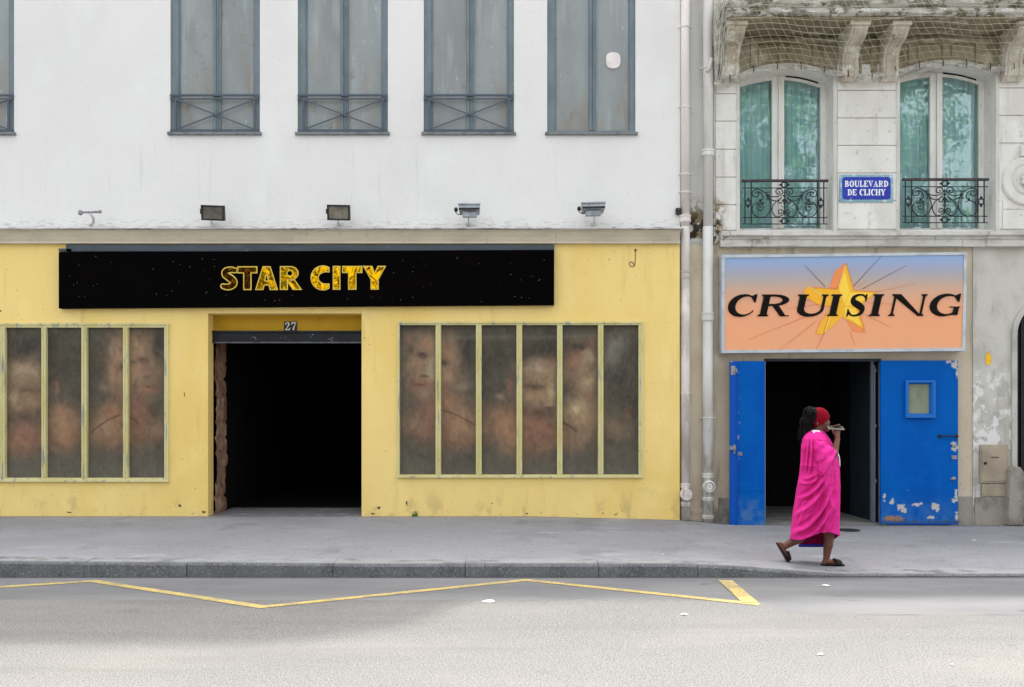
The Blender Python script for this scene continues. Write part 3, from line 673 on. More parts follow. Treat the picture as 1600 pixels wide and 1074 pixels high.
for (pans, y0, y1, fr) in ((pan_l, 512, 747, (-126, 263, 505, 753.5)), (pan_r, 508, 742, (620.5, 1005, 502.5, 747))):
    wf = MB(); Yf = YS-.03
    a, b, c, d = fr
    # outer architrave strips, then mullions with a raised double bead
    t1 = 3
    wf.pbox(a, b, c, c+t1, Yf, YS+.03); wf.pbox(a, b, d-t1, d, Yf-.012, YS+.03)
    wf.pbox(a, a+t1, c+t1, d-t1, Yf, YS+.03); wf.pbox(b-t1, b, c+t1, d-t1, Yf, YS+.03)
    edges = [a+t1]+[v for p in pans for v in p]+[b-t1]
    wf.pbox(a+t1, b-t1, c+t1, y0, Yf+.014, YS+.04); wf.pbox(a+t1, b-t1, y1, d-t1, Yf+.014, YS+.04)
    for k in range(0, len(edges), 2):
        e0, e1 = edges[k], edges[k+1]
        if e1-e0 > .5: wf.pbox(e0, e1, y0, y1, Yf+.012, YS+.04)
        if e1-e0 > 5:
            wf.pbox(e0+1, e0+3, y0, y1, Yf+.002, Yf+.012); wf.pbox(e1-3, e1-1, y0, y1, Yf+.002, Yf+.012)
    wd = wf.build('shop_window', m_sf, club, bevel=.003)
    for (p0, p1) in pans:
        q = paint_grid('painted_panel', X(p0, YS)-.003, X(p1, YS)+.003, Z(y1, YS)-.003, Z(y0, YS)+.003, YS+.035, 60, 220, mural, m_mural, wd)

# ==================================================================== STAR CITY SIGN etc.
Yb = YS-.10
mb = MB(); mb.pbox(103, 866, 382.5, 393, YS-.045, YS-.001); mb.pbox(91.5, 112, 388.5, 393, YS-.045, YS-.001)
m_strip = mat('grey_backing', lin(74, 83, 91), [L(lin(60, 68, 76), (3, 3, 8), .4, .7, .7), L(lin(150, 155, 158), (14, 14, 20), .70, .73, .8), L(lin(98, 106, 112), (1.2, 1, 4), .5, .7, .6)], rough=.6)
sign = thing('shop_sign', P(479, 480, Yb), 'long black fascia sign reading STAR CITY in gold letters', 'sign')
mb.build('backing_strip', m_strip, sign, bevel=.003)
m_bsign = mat('black_gloss', lin(3, 2, 3), [L(lin(7, 3, 3), (2, 2, 3), .45, .7, .6)], rough=.55, spec=.02)
mb = MB(); mb.prism([(X(91.5, Yb), Z(482, Yb)), (X(866, Yb), Z(476.5, Yb)), (X(866, Yb), Z(390.5, Yb)), (X(91.5, Yb), Z(394, Yb))], Yb, YS-.002)
mb.build('board', m_bsign, sign, bevel=.004)
m_gold = mat('gold_edge', lin(214, 182, 66), [L(lin(226, 200, 110), 8, .5, .7, .7)], rough=.45)
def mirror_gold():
    m = mat('gold_mirror', lin(212, 156, 8), [L(lin(44, 13, 8), (3.2, 3.2, 3.6), .34, .40, .95, dist=1.5, detail=2, xr=(X(432), X(398))), L(lin(44, 13, 8), (5, 5, 4), .60, .64, .9, dist=2.2, detail=2), L(lin(120, 70, 8), (7, 7, 5), .52, .62, .6, dist=2)], rough=.08, metal=1.0)  # maroon patches painted into the gold stand for dark reflections
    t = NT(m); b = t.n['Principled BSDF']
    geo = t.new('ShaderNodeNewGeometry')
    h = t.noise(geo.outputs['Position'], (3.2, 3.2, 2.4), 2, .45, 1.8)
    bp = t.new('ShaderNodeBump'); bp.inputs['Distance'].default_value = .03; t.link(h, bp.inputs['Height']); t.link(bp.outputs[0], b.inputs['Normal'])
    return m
lt = [('S', 125, 262), ('T', 255, 412), ('A', 393, 578), ('R', 587, 765), ('C', 827, 980), ('I', 1000, 1060), ('T', 1073, 1232), ('Y', 1235, 1422)]
rim, core = MB(), MB(); hpx = 37.2
for (ch, a, b) in lt:
    h = hpx*(D+Yb)/F; x0 = X(320+a/5, Yb); zb = Z(453.8-.0036*(a/5), Yb); wn = (b-a)/5/hpx
    glyph_mesh(rim, g_sans, ch, x0, zb, wn, h, Yb-.006, res=60)
    glyph_mesh(core, g_sans, ch, x0, zb, wn, h, Yb-.011, inset=.05, res=60)
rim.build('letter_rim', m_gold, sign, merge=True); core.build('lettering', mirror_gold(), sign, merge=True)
dots = MB(); rr = random.Random(3)
for k in range(80):
    px = rr.uniform(100, 858); py = rr.uniform(400, 474)
    if 335 < px < 612 and 408 < py < 460: continue
    c = P(px, py, Yb-.002); r_ = rr.uniform(.0025, .0055)
    dots.add([c]+[c+Vector((r_*math.cos(t), 0, r_*math.sin(t))) for t in np.linspace(0, 2*math.pi, 7)[:-1]], [(0, i+1, (i+1) % 6+1) for i in range(6)])
dots.build('light_dot', mat('pale_dot', lin(120, 122, 122), rough=.5), sign)
# number plate
npl = thing('house_number', P(454, 516, YL-.004), 'small black plate with white number 27 above the doorway', 'number plate')
mb = MB(); Yn = YL-.012; mb.pbox(443.8, 464, 502.5, 517, Yn, YL-.003); mb.build('plate', mat('enamel_black', lin(20, 17, 16), rough=.3), npl)
mb = MB(); h = 12.6*(D+Yn)/F
glyph_mesh(mb, g_serif, '2', X(445.2, Yn), Z(516.2, Yn), .66, h, Yn-.002, res=40); glyph_mesh(mb, g_serif, '7', X(455, Yn), Z(516.2, Yn), .66, h, Yn-.002, res=40)
mb.build('lettering', mat('enamel_white', lin(205, 203, 196), rough=.4), npl)
# loose cable on the yellow wall
mb = MB(); Yk = YS-.006
pts = [P(992.5, 392, Yk), P(992.8, 400, Yk), P(992.5, 408, Yk), P(991.5, 414, Yk), P(988, 417, Yk), P(984.5, 415.5, Yk), P(983.5, 411.5, Yk), P(986, 409, Yk), P(990, 412, Yk), P(992, 416.5, Yk)]
mb.tube([Vector(p) for p in crom([tuple(p) for p in pts], 5)], .0045, 6); mb.ellipsoid(P(993, 391, Yk), (.018, .012, .018), 10, 6)
o = mb.build('loose_cable', mat('cable_brown', lin(95, 78, 50), rough=.7), smooth=True); set_tag(o, 'thin loose cable curled in a loop on the yellow wall', 'cable')

# ---------------- floodlights
m_fl_black = mat('lamp_black', lin(34, 34, 36), [L(lin(60, 60, 62), 12, .5, .7, .5)], rough=.45)
m_fl_grey = mat('lamp_grey', lin(168, 174, 180), [L(lin(130, 137, 144), 10, .45, .65, .7), L(lin(205, 208, 210), (9, 9, 30), .6, .7, .5)], rough=.5)
m_fl_glass = mat('lamp_glass', lin(92, 88, 80), [L(lin(135, 128, 112), 5, .45, .65, .7), L(lin(62, 60, 56), 8, .5, .7, .6)], rough=.18, spec=.5)
m_bracket = mat('bracket_white', lin(200, 200, 198), [L(lin(140, 140, 140), 14, .5, .7, .7)], rough=.6)
def bracket(root, px, Ytip, ztip):
    b = MB(); zc = Z(356, -.1)
    b.tube([(X(px), -.02, zc+.05), (X(px), -.10, zc+.06), (X(px), Ytip+.06, ztip-.03), (X(px), Ytip, ztip)], .011, 8)
    b.box(X(px)-.045, X(px)+.045, -.02, -.002, zc+.01, zc+.09)
    return b.build('bracket', m_bracket, root, smooth=False)
def flood_front(px, py, w_, h_, tilt, skew, label):
    Yq = -.30; c = P(px, py, Yq)
    root = thing('floodlight', c, label, 'floodlight', 'floodlights above the black sign')
    M_ = Matrix.Translation(c) @ Matrix.Rotation(R(skew), 4, 'Y') @ Matrix.Rotation(R(tilt), 4, 'X')
    hb = MB(); a, b = w_/2, h_/2
    hb.box(-a, a, 0, .05, -b, b)
    hb.box(-a, a, -.02, 0, b-.022, b); hb.box(-a, a, -.02, 0, -b, -b+.022); hb.box(-a, -a+.022, -.02, 0, -b+.022, b-.022); hb.box(a-.022, a, -.02, 0, -b+.022, b-.022)
    hb.add([(x, y, z) for (y, s_) in ((.05, 1), (.12, .55)) for (x, z) in ((-a*s_, -b*s_), (a*s_, -b*s_), (a*s_, b*s_), (-a*s_, b*s_))], [(0, 1, 5, 4), (1, 2, 6, 5), (2, 3, 7, 6), (3, 0, 4, 7), (4, 5, 6, 7)])
    hb.box(-a-.02, -a, .0, .04, -.02, .05)
    hb.v = [M_ @ v for v in hb.v]; hb.build('housing', m_fl_black, root, bevel=.003)
    g = MB(); k = .5
    p = [(-a+.022, -.004, -b+.022), (a-.022, -.004, -b+.022), (a-.022, -.004, b-.022), (-a+.022, -.004, b-.022)]
    g.quad(*p); g.v = [M_ @ v for v in g.v]; g.build('glass', m_fl_glass, root)
    bracket(root, px+2, Yq+.1, c.z-.02)
flood_front(332.5, 333, .325, .21, 14, 2, 'black floodlight above the letter S end of the sign, tilted square-on')
flood_front(529, 332.5, .32, .215, 12, 1, 'black floodlight above the gold word CITY, facing the street')
def flood_down(px, py, w_, skew, extra, label):
    Yq = -.34; c = P(px, py, Yq)
    root = thing('floodlight', c, label, 'floodlight', 'floodlights above the black sign')
    hb = MB(); a = w_/2
    hb.add([(-a, -.02, .085), (a*1.02, -.02, .085), (a*.96, .20, .06), (-a*.94, .20, .06), (-a*.94, -.04, .0+extra), (a*.97, -.04, .0+extra), (a*.9, .18, -.03), (-a*.9, .18, -.03)],
           [(0, 1, 2, 3), (4, 7, 6, 5), (0, 4, 5, 1), (1, 5, 6, 2), (2, 6, 7, 3), (3, 7, 4, 0)])
    hb.box(-a*1.02, a*1.04, -.045, -.02, .075, .095)
    hb.box(-a*.62, a*.66, .0, .14, -.075, -.015); hb.box(-a*.55, a*.60, -.01, .02, -.09, -.075)
    M_ = Matrix.Translation(c) @ Matrix.Rotation(R(skew), 4, 'Y')
    hb.v = [M_ @ v for v in hb.v]; hb.build('housing', m_fl_grey, root, bevel=.004)
    g = MB(); g.box(-a*.92, a*.95, -.052, -.045, .0, .028); g.v = [M_ @ v for v in g.v]; g.build('glass', m_fl_black, root)
    cb = MB(); cb.ellipsoid((-a-.03, .0, .01), (.028, .028, .035), 10, 8)
    cb.tube([Vector(p) for p in crom([(-a-.03, 0, .0), (-a-.03, -.02, -.04), (-a+.02, -.03, -.065), (-a+.06, -.03, -.03)], 6)], .006, 6)
    cb.v = [M_ @ v for v in cb.v]; cb.build('cable_gland', m_fl_black, root, smooth=True)
    bracket(root, px, Yq+.1, c.z-.05)
flood_down(733, 329, .31, 0, .02, 'grey floodlight tipped downwards above the right end of black sign')
flood_down(927, 327, .34, -1.5, .0, 'rightmost grey floodlight tipped downwards, past the sign end')
root = thing('lamp_bracket', P(143, 356, -.2), 'bare white lamp arm with round knob, missing its lamp', 'bracket', None)
mb = MB(); Yq = -.30
mb.tube([P(126, 332, Yq), P(152, 331.5, Yq), P(157, 332, Yq)], .016, 8); mb.ellipsoid(P(125.5, 332.5, Yq), (.034, .03, .04), 12, 8); mb.ellipsoid(P(156.5, 331, Yq), (.024, .02, .024), 10, 8)
mb.build('arm', mat('bracket_grey', lin(150, 150, 156), [L(lin(95, 95, 100), 25, .5, .65, .8)], rough=.6), root, smooth=True)
mb = MB(); mb.tube([P(140, 333, Yq), P(146, 341, Yq+.04), P(146, 348, Yq+.12), (X(144), -.06, Z(354)), (X(144), -.01, Z(353.5))], .020, 8)
mb.build('stem', m_bracket, root, smooth=True)
mb = MB(); mb.pbox(1056.5, 1064.5, 325, 335, -.06, -.001); mb.pbox(1057.5, 1064, 327, 329, -.075, -.06)
o = mb.build('sensor_box', mat('box_black', lin(48, 48, 48), [L(lin(110, 110, 110), 30, .55, .65, .8)], rough=.6), bevel=.004); set_tag(o, 'tiny dark sensor box at the end of the white wall', 'sensor')

# ==================================================================== STONE BUILDING (right)
YR = 0.06
XA, XB = XR, 13.0
hotel = thing('stone_building', (X(1340), 0, .08), 'pale weathered stone house with blue double door and ironwork windows', 'building')
m_stone = mat('pale_stone', lin(222, 220, 214), [
    L(lin(204, 201, 194), (.9, .9, .6), .42, .66, .7), L(lin(233, 232, 227), (1.6, 1.6, 1.2), .5, .7, .7), L(lin(174, 170, 162), (9, 9, .8), .56, .74, .5),
    L(lin(120, 112, 98), (2.2, 2.2, 2), .52, .66, .75, zr=(Z(160), Z(70))), L(lin(150, 146, 138), 14, .6, .72, .5), L(lin(100, 97, 90), 38, .69, .73, .8),
    L(lin(136, 118, 84), (8, 8, 6), .46, .52, .9, xr=(X(1142), X(1124)), zr=(Z(296), Z(330))), L(lin(46, 40, 30), (9, 9, 9), .50, .54, .95, xr=(X(1136), X(1122)), zr=(Z(325), Z(345)))], rough=.9, bump=[(35, .004), (5, .01)])
m_upper = mat('wall_between', lin(214, 213, 208), [
    L(lin(190, 188, 181), (3, 3, .4), .45, .68, .7), L(lin(136, 120, 90), (8, 8, 6), .44, .50, .95, zr=(Z(296), Z(335)), zr2=(Z(372), Z(366))),
    L(lin(52, 45, 34), (9, 9, 8), .49, .53, .95, zr=(Z(318), Z(345)), zr2=(Z(376), Z(368))), L(lin(170, 150, 130), (16, 16, 8), .66, .69, .8)], rough=.9, bump=[(30, .004), (6, .02)])
m_low = mat('beige_render', lin(196, 183, 160), [
    L(lin(178, 165, 142), (1.1, 1.1, .7), .42, .66, .8), L(lin(210, 200, 180), (2, 2, 1.4), .52, .7, .6), L(lin(128, 118, 102), (8, 8, 1), .57, .73, .55),
    L(lin(95, 90, 82), (4, 4, 3), .44, .62, .75, zr=(.62, .2)), L(lin(75, 70, 62), 34, .68, .72, .7)], rough=.88, bump=[(30, .004), (4, .01)])
m_peel = mat('peeling_plaster', lin(196, 193, 185), [
    L(lin(176, 172, 162), (2, 2, 1.5), .42, .64, .8), L(lin(216, 215, 211), (5, 5, 4.2), .50, .53, .95, zr=(2.5, 2.0)), L(lin(168, 166, 160), (6, 6, 5), .54, .565, .85, zr=(2.6, 2.0)),
    L(lin(130, 124, 114), (9, 9, 1.2), .58, .74, .5), L(lin(90, 84, 75), (3, 3, 14), .70, .72, .6), L(lin(120, 114, 104), (5, 5, 3), .48, .64, .6, zr=(.9, .3))], rough=.9, bump=[(5, .02), (40, .004)])
m_base = mat('plinth_stone', lin(152, 146, 135), [L(lin(104, 99, 92), (3, 3, 2), .42, .62, .8), L(lin(160, 155, 146), 6, .56, .72, .7), L(lin(70, 66, 60), 18, .6, .72, .7)], rough=.9, bump=[(16, .012), (60, .005)])
ZC0, ZC1 = Z(385, YR), Z(362, YR)
# upper wall with two segmental-arched openings
w_op = [(1155.5, 1301), (1405, 1554)]
hol = [(X(a, YR), X(b, YR), Z(361, YR), Z(106 if a < 1300 else 101, YR), .145, .36) for a, b in w_op]
hol_b = [(X(1701), X(1850), Z(361, YR), Z(98, YR), .145, .36)]
mb = MB(); wall_sheet(mb, X(1115, YR), XB, ZC0-.05, WH, hol+hol_b, YR)
mb.quad((X(1115, YR), YR, WH), (XB, YR, WH), (XB, .5, WH), (X(1115, YR), .5, WH))
mb.build('wall', m_stone, hotel)
mb = MB(); wall_sheet(mb, XA-.02, X(1115, YR), Z(400, .13), WH, [], .13); mb.quad((X(1115, YR), YR, Z(368)), (X(1115, YR), .13, Z(368)), (X(1115, YR), .13, WH), (X(1115, YR), YR, WH))
mb.build('recessed_wall', m_upper, hotel)
# party wall strip beside the yellow front and the lower rendered wall with the door opening
YD = .05
dop = (X(1196, YD), X(1374, YD), -.1, Z(561, YD))
mb = MB(); wall_sheet(mb, XA-.02, X(1520.5, YD), -.05, ZC0+.02, [(*dop, 0, .3)], YD); mb.build('ground_floor_wall', m_low, hotel)
mb = MB(); mb.prism([(X(1122, YD), .0), (X(1142, YD), .0), (X(1142, YD), Z(778, YD)), (X(1122, YD), Z(778, YD))], YD-.012, YD)
mb.build('plinth', m_base, hotel, bevel=.004); mb = MB()
mb.prism([(X(1496, YD), .0), (X(1519.5, YD), .0), (X(1519.5, YD), Z(776, YD)), (X(1496, YD), Z(776, YD))], YD-.02, YD)
mb.build('plinth', m_base, hotel, bevel=.004)
# right bay with peeling plaster and an arched carriage opening
YP = .03
mb = MB(); ax0, ax1 = X(1588, YP), X(1790, YP)
wall_sheet(mb, X(1520.5, YP), XB, -.05, ZC0+.02, [(ax0, ax1, -.06, Z(470, YP), 0, .5)], YP)
# rounded shoulders of the carriage arch
r_ = .5
for s_, cx in ((1, ax0), (-1, ax1)):
    prev = None; zt = Z(470, YP)
    for k in range(11):
        t = math.pi/2*k/10; p = (cx+s_*r_*(1-math.sin(math.pi/2-t)) , zt-r_*(1-math.cos(math.pi/2-t)))
        p = (cx+s_*r_*(1-math.cos(t)), zt-r_*(1-math.sin(t)))
        if prev:
            mb.poly([(cx, YP, prev[1]), (prev[0], YP, prev[1]), (p[0], YP, p[1]), (cx, YP, p[1])])
            mb.quad((prev[0], YP, prev[1]), (p[0], YP, p[1]), (p[0], YP+.5, p[1]), (prev[0], YP+.5, prev[1]))
        prev = p
mb.quad((X(1520.5, YP), YP, -.05), (X(1520.5, YP), YD+.01, -.05), (X(1520.5, YP), YD+.01, ZC0), (X(1520.5, YP), YP, ZC0))
mb.build('plaster_bay', m_peel, hotel)
# raised surround round the arch
mb = MB(); t0 = X(1588, YP)-.075
pts_o, pts_i = [], []
for k in range(13):
    t = math.pi/2*k/12
    pts_i.append((ax0+r_*(1-math.cos(t)), Z(470, YP)-r_*(1-math.sin(t))))
    pts_o.append((ax0+r_-(r_+.075)*math.cos(t), Z(470, YP)-r_+(r_+.075)*math.sin(t)))
pts_i = [(ax0, .05)]+pts_i+[(ax1-r_, Z(470, YP))]; pts_o = [(t0, .05)]+pts_o+[(ax1-r_, Z(470, YP)+.075)]
for k in range(len(pts_i)-1):
    a, b, c, d = pts_o[k], pts_i[k], pts_i[k+1], pts_o[k+1]
    y0 = YP-.03
    mb.quad((a[0], y0, a[1]), (b[0], y0, b[1]), (c[0], y0, c[1]), (d[0], y0, d[1])); mb.quad((a[0], y0, a[1]), (d[0], y0, d[1]), (d[0], YP, d[1]), (a[0], YP, a[1])); mb.quad((b[0], y0, b[1]), (c[0], y0, c[1]), (c[0], YP, c[1]), (b[0], YP, b[1]))
mb.build('arch_surround', mat('arch_stone', lin(190, 186, 178), [L(lin(160, 155, 146), (4, 4, 2), .42, .65, .8), L(lin(110, 104, 96), 16, .62, .72, .7)], rough=.9, bump=(25, .006)), hotel, merge=True)
mb = MB(); mb.prism([(X(1522, YP), .0), (X(1577, YP), .0), (X(1577, YP), Z(777, YP)), (X(1522, YP), Z(777, YP))], YP-.03, YP); mb.build('plinth', m_base, hotel, bevel=.006)
mb = MB()
prof = [(1576, 822), (1600, 822), (1603, 760), (1601, 738), (1595, 730), (1584, 729), (1579, 735), (1577, 765)]
mb.prism([(X(a, -.12), Z(b, -.12)) for a, b in prof][::1], -.12, YP-.001); mb.build('guard_stone', m_base, hotel, bevel=.02)
# black gate inside the carriage arch
mb = MB(); mb.box(ax0-.05, ax1+.05, YP+.45, YP+.5, -.05, Z(465, YP)); 
for k in range(8): mb.box(ax0+.08+.22*k, ax0+.20+.22*k, YP+.42, YP+.45, .15, Z(500, YP))
mb.build('carriage_gate', mat('gate_dark', lin(22, 22, 26), [L(lin(44, 44, 50), 5, .5, .7, .6)], rough=.4), hotel)
# rusticated blocks
def course(px0, px1, rows, dp=.022):
    for (a, b) in zip(rows, rows[1:]):
        bl = MB(); bl.pbox(px0, px1, a+.55, b-.55, YR-dp, YR+.001); bl.build('ashlar_block', m_stone, hotel, bevel=.006)
course(1308.5, 1401, [100, 141.5, 184.5, 227.5, 270.5, 313.5, 358.5])
course(1118, 1151, [118, 146.5, 189.5, 233.5, 277, 320, 360])
course(1560, 1640, [100, 137.5, 180.5, 223.5])
course(1655, 1698, [100, 137.5, 180.5, 223.5, 270, 313, 358.5])
course(1567, 1640, [327.5, 358.5]); course(1560, 1566, [224, 358.5], .01); course(1567, 1640, [312.5, 327.5], .012)
# medallion
cm = P(1603, 284, YR)
mb = MB(); mb.lathe([(.355, 0.0), (.355, -.03), (.335, -.05), (.25, -.05), (.235, -.035), (.21, -.035), (.20, -.055), (.185, -.065), (.10, -.06), (.095, -.08), (.0, -.085)], cm, 'y', 40)
mb.box(cm.x-.09, cm.x+.2, YR-.05, YR, cm.z+.36, cm.z+.52)
for k in range(9):
    t = 2*math.pi*k/9; mb.ellipsoid(cm+Vector((.09*math.cos(t), -.085, .09*math.sin(t))), (.035, .03, .035), 8, 6)
mb.build('medallion', m_stone, hotel)
# window surrounds
mb = MB()
for h in hol+hol_b:
    x0, x1, zb, zt, rise, _ = h
    for (xa, xb) in ((x0-.055, x0-.002), (x1+.002, x1+.055)): mb.box(xa, xb, YR-.03, YR+.001, zb-.02, zt-rise)
    N = 20
    for k in range(N):
        t, u = k/N, (k+1)/N
        f = lambda t_: (x0+(x1-x0)*t_, zt-rise+rise*4*t_*(1-t_)+.003)
        p, q = f(t), f(u)
        for (y0, up) in ((YR-.03, .055),):
            mb.add([(p[0], y0, p[1]), (q[0], y0, q[1]), (q[0], y0, q[1]+up), (p[0], y0, p[1]+up), (p[0], YR, p[1]), (q[0], YR, q[1]), (q[0], YR, q[1]+up), (p[0], YR, p[1]+up)], [(0, 1, 2, 3), (0, 4, 5, 1), (3, 2, 6, 7)])
mb.build('window_surround', mat('surround_stone', lin(204, 202, 195), [L(lin(170, 166, 158), (6, 6, 1.2), .45, .68, .7), L(lin(120, 114, 104), 20, .64, .72, .7)], rough=.88, bump=(30, .004)), hotel)
# casement windows, curtains, wrought-iron guards
m_wood = mat('white_wood', lin(222, 221, 216), [L(lin(196, 193, 186), (5, 5, 1.2), .45, .7, .7), L(lin(150, 146, 138), (20, 20, 6), .64, .73, .6)], rough=.5)
def curtain_mat():
    m = mat('teal_curtain', lin(198, 218, 224), [L(lin(172, 202, 208), (5, 5, .4), .4, .66, .8), L(lin(196, 226, 224), (9, 9, .3), .54, .72, .6)], rough=.8, spec=.1)
    return m
m_curt = curtain_mat()
def glass_mat():
    m = bpy.data.materials.new('window_glass'); m.use_nodes = True; t = NT(m); t.n.clear()
    o = t.new('ShaderNodeOutputMaterial'); mx = t.new('ShaderNodeMixShader'); g = t.new('ShaderNodeBsdfGlossy'); tr = t.new('ShaderNodeBsdfTransparent')
    tr.inputs[0].default_value = (.93, .985, .98, 1); g.inputs['Roughness'].default_value = .02; g.inputs[0].default_value = (.9, 1, .97, 1)
    fr = t.new('ShaderNodeFresnel'); fr.inputs[0].default_value = 1.5
    geo = t.new('ShaderNodeNewGeometry'); bp = t.new('ShaderNodeBump'); bp.inputs['Distance'].default_value = .005
    t.link(t.noise(geo.outputs['Position'], (2, 2, 1.5), 2), bp.inputs['Height']); t.link(bp.outputs[0], g.inputs['Normal'])
    f = t.math('MULTIPLY_ADD', fr.outputs[0], 1.0, .045)
    t.link(f, mx.inputs[0]); t.link(tr.outputs[0], mx.inputs[1]); t.link(g.outputs[0], mx.inputs[2]); t.link(mx.outputs[0], o.inputs[0])
    return m
m_glass = glass_mat()
m_iron = mat('wrought_iron', lin(24, 32, 38), [L(lin(44, 52, 58), 20, .5, .7, .6)], rough=.45)
m_rail = mat('iron_handrail', lin(62, 54, 60), [L(lin(105, 92, 92), (20, 20, 40), .54, .66, .7)], rough=.6)
def spiral(cx, cy, r0, r1, a0, a1, n=26):
    return [(cx+(r0+(r1-r0)*k/n)*math.cos(R(a0+(a1-a0)*k/n)), cy-(r0+(r1-r0)*k/n)*math.sin(R(a0+(a1-a0)*k/n))) for k in range(n+1)]
def casement(px0, px1, crown, dx, missing):
    h = hol[0] if px0 < 1300 else hol[1] if px0 < 1600 else hol_b[0]
    x0, x1, zb, zt, rise, rv = h
    Yg = YR+rv-.06
    f = lambda t_: zt-rise+rise*4*t_*(1-t_)
    fr = MB(); N = 24; th = .075
    fr.box(x0-.01, x0+.03+.05, Yg, Yg+.06, zb, zt-rise+.02); fr.box(x1-.075, x1+.01, Yg, Yg+.06, zb, zt-rise+.02)
    cx = (x0+x1)/2+dx
    fr.box(cx-.10, cx-.012, Yg-.012, Yg+.05, zb+.10, zt-.03); fr.box(cx-.006, cx+.075, Yg-.02, Yg+.05, zb+.10, zt-.03); fr.box(cx-.012, cx+.014, Yg-.04, Yg-.02, zb+.10, zt-.04)
    fr.box(x0+.08, cx-.10, Yg, Yg+.05, zb+.02, zb+.10); fr.box(cx+.075, x1-.075, Yg, Yg+.05, zb+.02, zb+.10); fr.box(cx-.10, cx+.075, Yg+.003, Yg+.05, zb+.02, zb+.10)
    fr.box(x0-.01, x1+.01, YR-.0+.02, Yg+.06, zb-.02, zb+.018)
    for k in range(N):
        t, u = k/N, (k+1)/N; a, b = x0+(x1-x0)*t, x0+(x1-x0)*u
        za, zc = f(t)+.01, f(u)+.01
        ya = Yg+.004
        fr.add([(a, ya, za-th), (b, ya, zc-th), (b, ya, zc), (a, ya, za), (a, Yg+.05, za-th), (b, Yg+.05, zc-th), (b, Yg+.05, zc), (a, Yg+.05, za)], [(0, 1, 2, 3), (0, 4, 5, 1), (3, 2, 6, 7)])
    wd = fr.build('window', m_wood, hotel)
    dk = MB()
    for k in range(8):
        t, u = .56+.045*k, .56+.045*(k+1); a, b = x0+(x1-x0)*t, x0+(x1-x0)*u
        dk.quad((a, Yg+.001, f(t)-.025), (b, Yg+.001, f(u)-.025), (b, Yg+.001, f(u)+.008), (a, Yg+.001, f(t)+.008))
    dk.build('gap', mat('gap_black', lin(18, 17, 16), rough=.9) if 'gap_black' not in bpy.data.materials else bpy.data.materials['gap_black'], wd)
    gl = MB()
    gl.box(x0+.075, cx-.09, Yg+.022, Yg+.027, zb+.09, zt-.06); gl.box(cx+.07, x1-.07, Yg+.022, Yg+.027, zb+.09, zt-.06)
    gl.build('pane', m_glass, wd)
    cu = MB(); nx = 120; nz_ = 16
    for j in range(nz_+1):
        for i in range(nx+1):
            u = i/nx; x = x0+.02+(x1-x0-.04)*u; z = zb+.02+(zt+.05-zb)*j/nz_
            amp = .016+.03*vnoise(u*9, 2, int(px0))
            y = Yg+.13+amp*math.sin(u*58+5*vnoise(u*6, j*.12, 3)+px0)+.035*(fbm(u*5, j*.06, 7)-.5)
            cu.v.append(Vector((x, y, z)))
    cu.f = [(j*(nx+1)+i, j*(nx+1)+i+1, (j+1)*(nx+1)+i+1, (j+1)*(nx+1)+i) for j in range(nz_) for i in range(nx)]
    cu.build('curtain', m_curt, wd, smooth=True)
    # ironwork: drawn from the zoomed railing (6.667 px per photo px, origin given)
    Yi = YR-.012
    ox = px0
    def Q(x, y): return P(ox+(x-335)/6.667, 240+y/6.667+(0 if px0 < 1300 else -2), Yi)
    ir = MB()
    for yy in (360, 668, 735): ir.tube([Q(335, yy), Q(1222, yy)], .0075, 6)
    for xx in (362, 427, 1118, 1183): ir.tube([Q(xx, 295), Q(xx, 735)], .0095, 6)
    def sq(x, y, vert):
        r = 24
        for k in range(4):
            a = [(-r, -r), (r, -r), (r, r), (-r, r)]; p, q = a[k], a[(k+1) % 4]; ir.tube([Q(x+p[0], y+p[1]), Q(x+q[0], y+q[1])], .008, 6)
        for s_ in (-1, 1):
            if vert: pts = [Q(x-22, y+s_*24), Q(x+22, y+s_*24), Q(x, y+s_*62)]
            else: pts = [Q(x+s_*24, y-22), Q(x+s_*24, y+22), Q(x+s_*60, y)]
            ir.prism([(p.x, p.z) for p in pts], Yi-.006, Yi+.006)
    sq(773, 327, False); sq(773, 704, False); sq(394, 515, True); sq(1152, 515, True)
    for s_ in (1, -1):
        mx_ = lambda p: (p[0] if s_ == 1 else 1546-p[0], p[1])
        A = []
        if not (missing and s_ == -1): A = spiral(517, 567, 8, 46, 0, 500, 34)
        A += [(560, 520), (515, 505), (455, 530), (434, 590), (465, 645), (530, 668), (595, 640), (630, 580), (628, 510), (605, 455)]
        A = [a for i, a in enumerate(A)]
        curves = [A if not (missing and s_ == -1) else A,
                  [(605, 455), (575, 415), (530, 385), (480, 372), (440, 400)]+spiral(478, 420, 40, 8, 200, 560, 24),
                  [(520, 490), (545, 480), (550, 450), (530, 415), (500, 398)],
                  [(600, 440), (650, 450), (715, 445), (755, 410)]+spiral(712, 402, 44, 8, -10, 420, 26),
                  [(605, 455), (640, 485), (690, 496), (720, 485), (745, 450)],
                  [(740, 470), (690, 500), (650, 550), (648, 610), (690, 662), (745, 645)]+spiral(733, 612, 34, 8, -60, 400, 26),
                  [(760, 480), (735, 520), (712, 505), (716, 488)],
                  [(600, 440), (590, 490)], [(575, 415), (605, 400)],
                  spiral(522, 490, 10, 6, 0, 360, 10)]
        for c in curves:
            if len(c) < 2: continue
            c2 = [mx_(p) for p in c]
            ir.tube([Q(*p[:2]) for p in crom(c2, 3)], .0078, 6)
        ir.ellipsoid(Q(*mx_((600, 442))), (.03, .008, .022), 8, 6); ir.ellipsoid(Q(*mx_((634, 580))), (.014, .009, .014), 8, 6)
    ir.tube([Q(773, 380), Q(773, 640)], [.006, .010], 6)
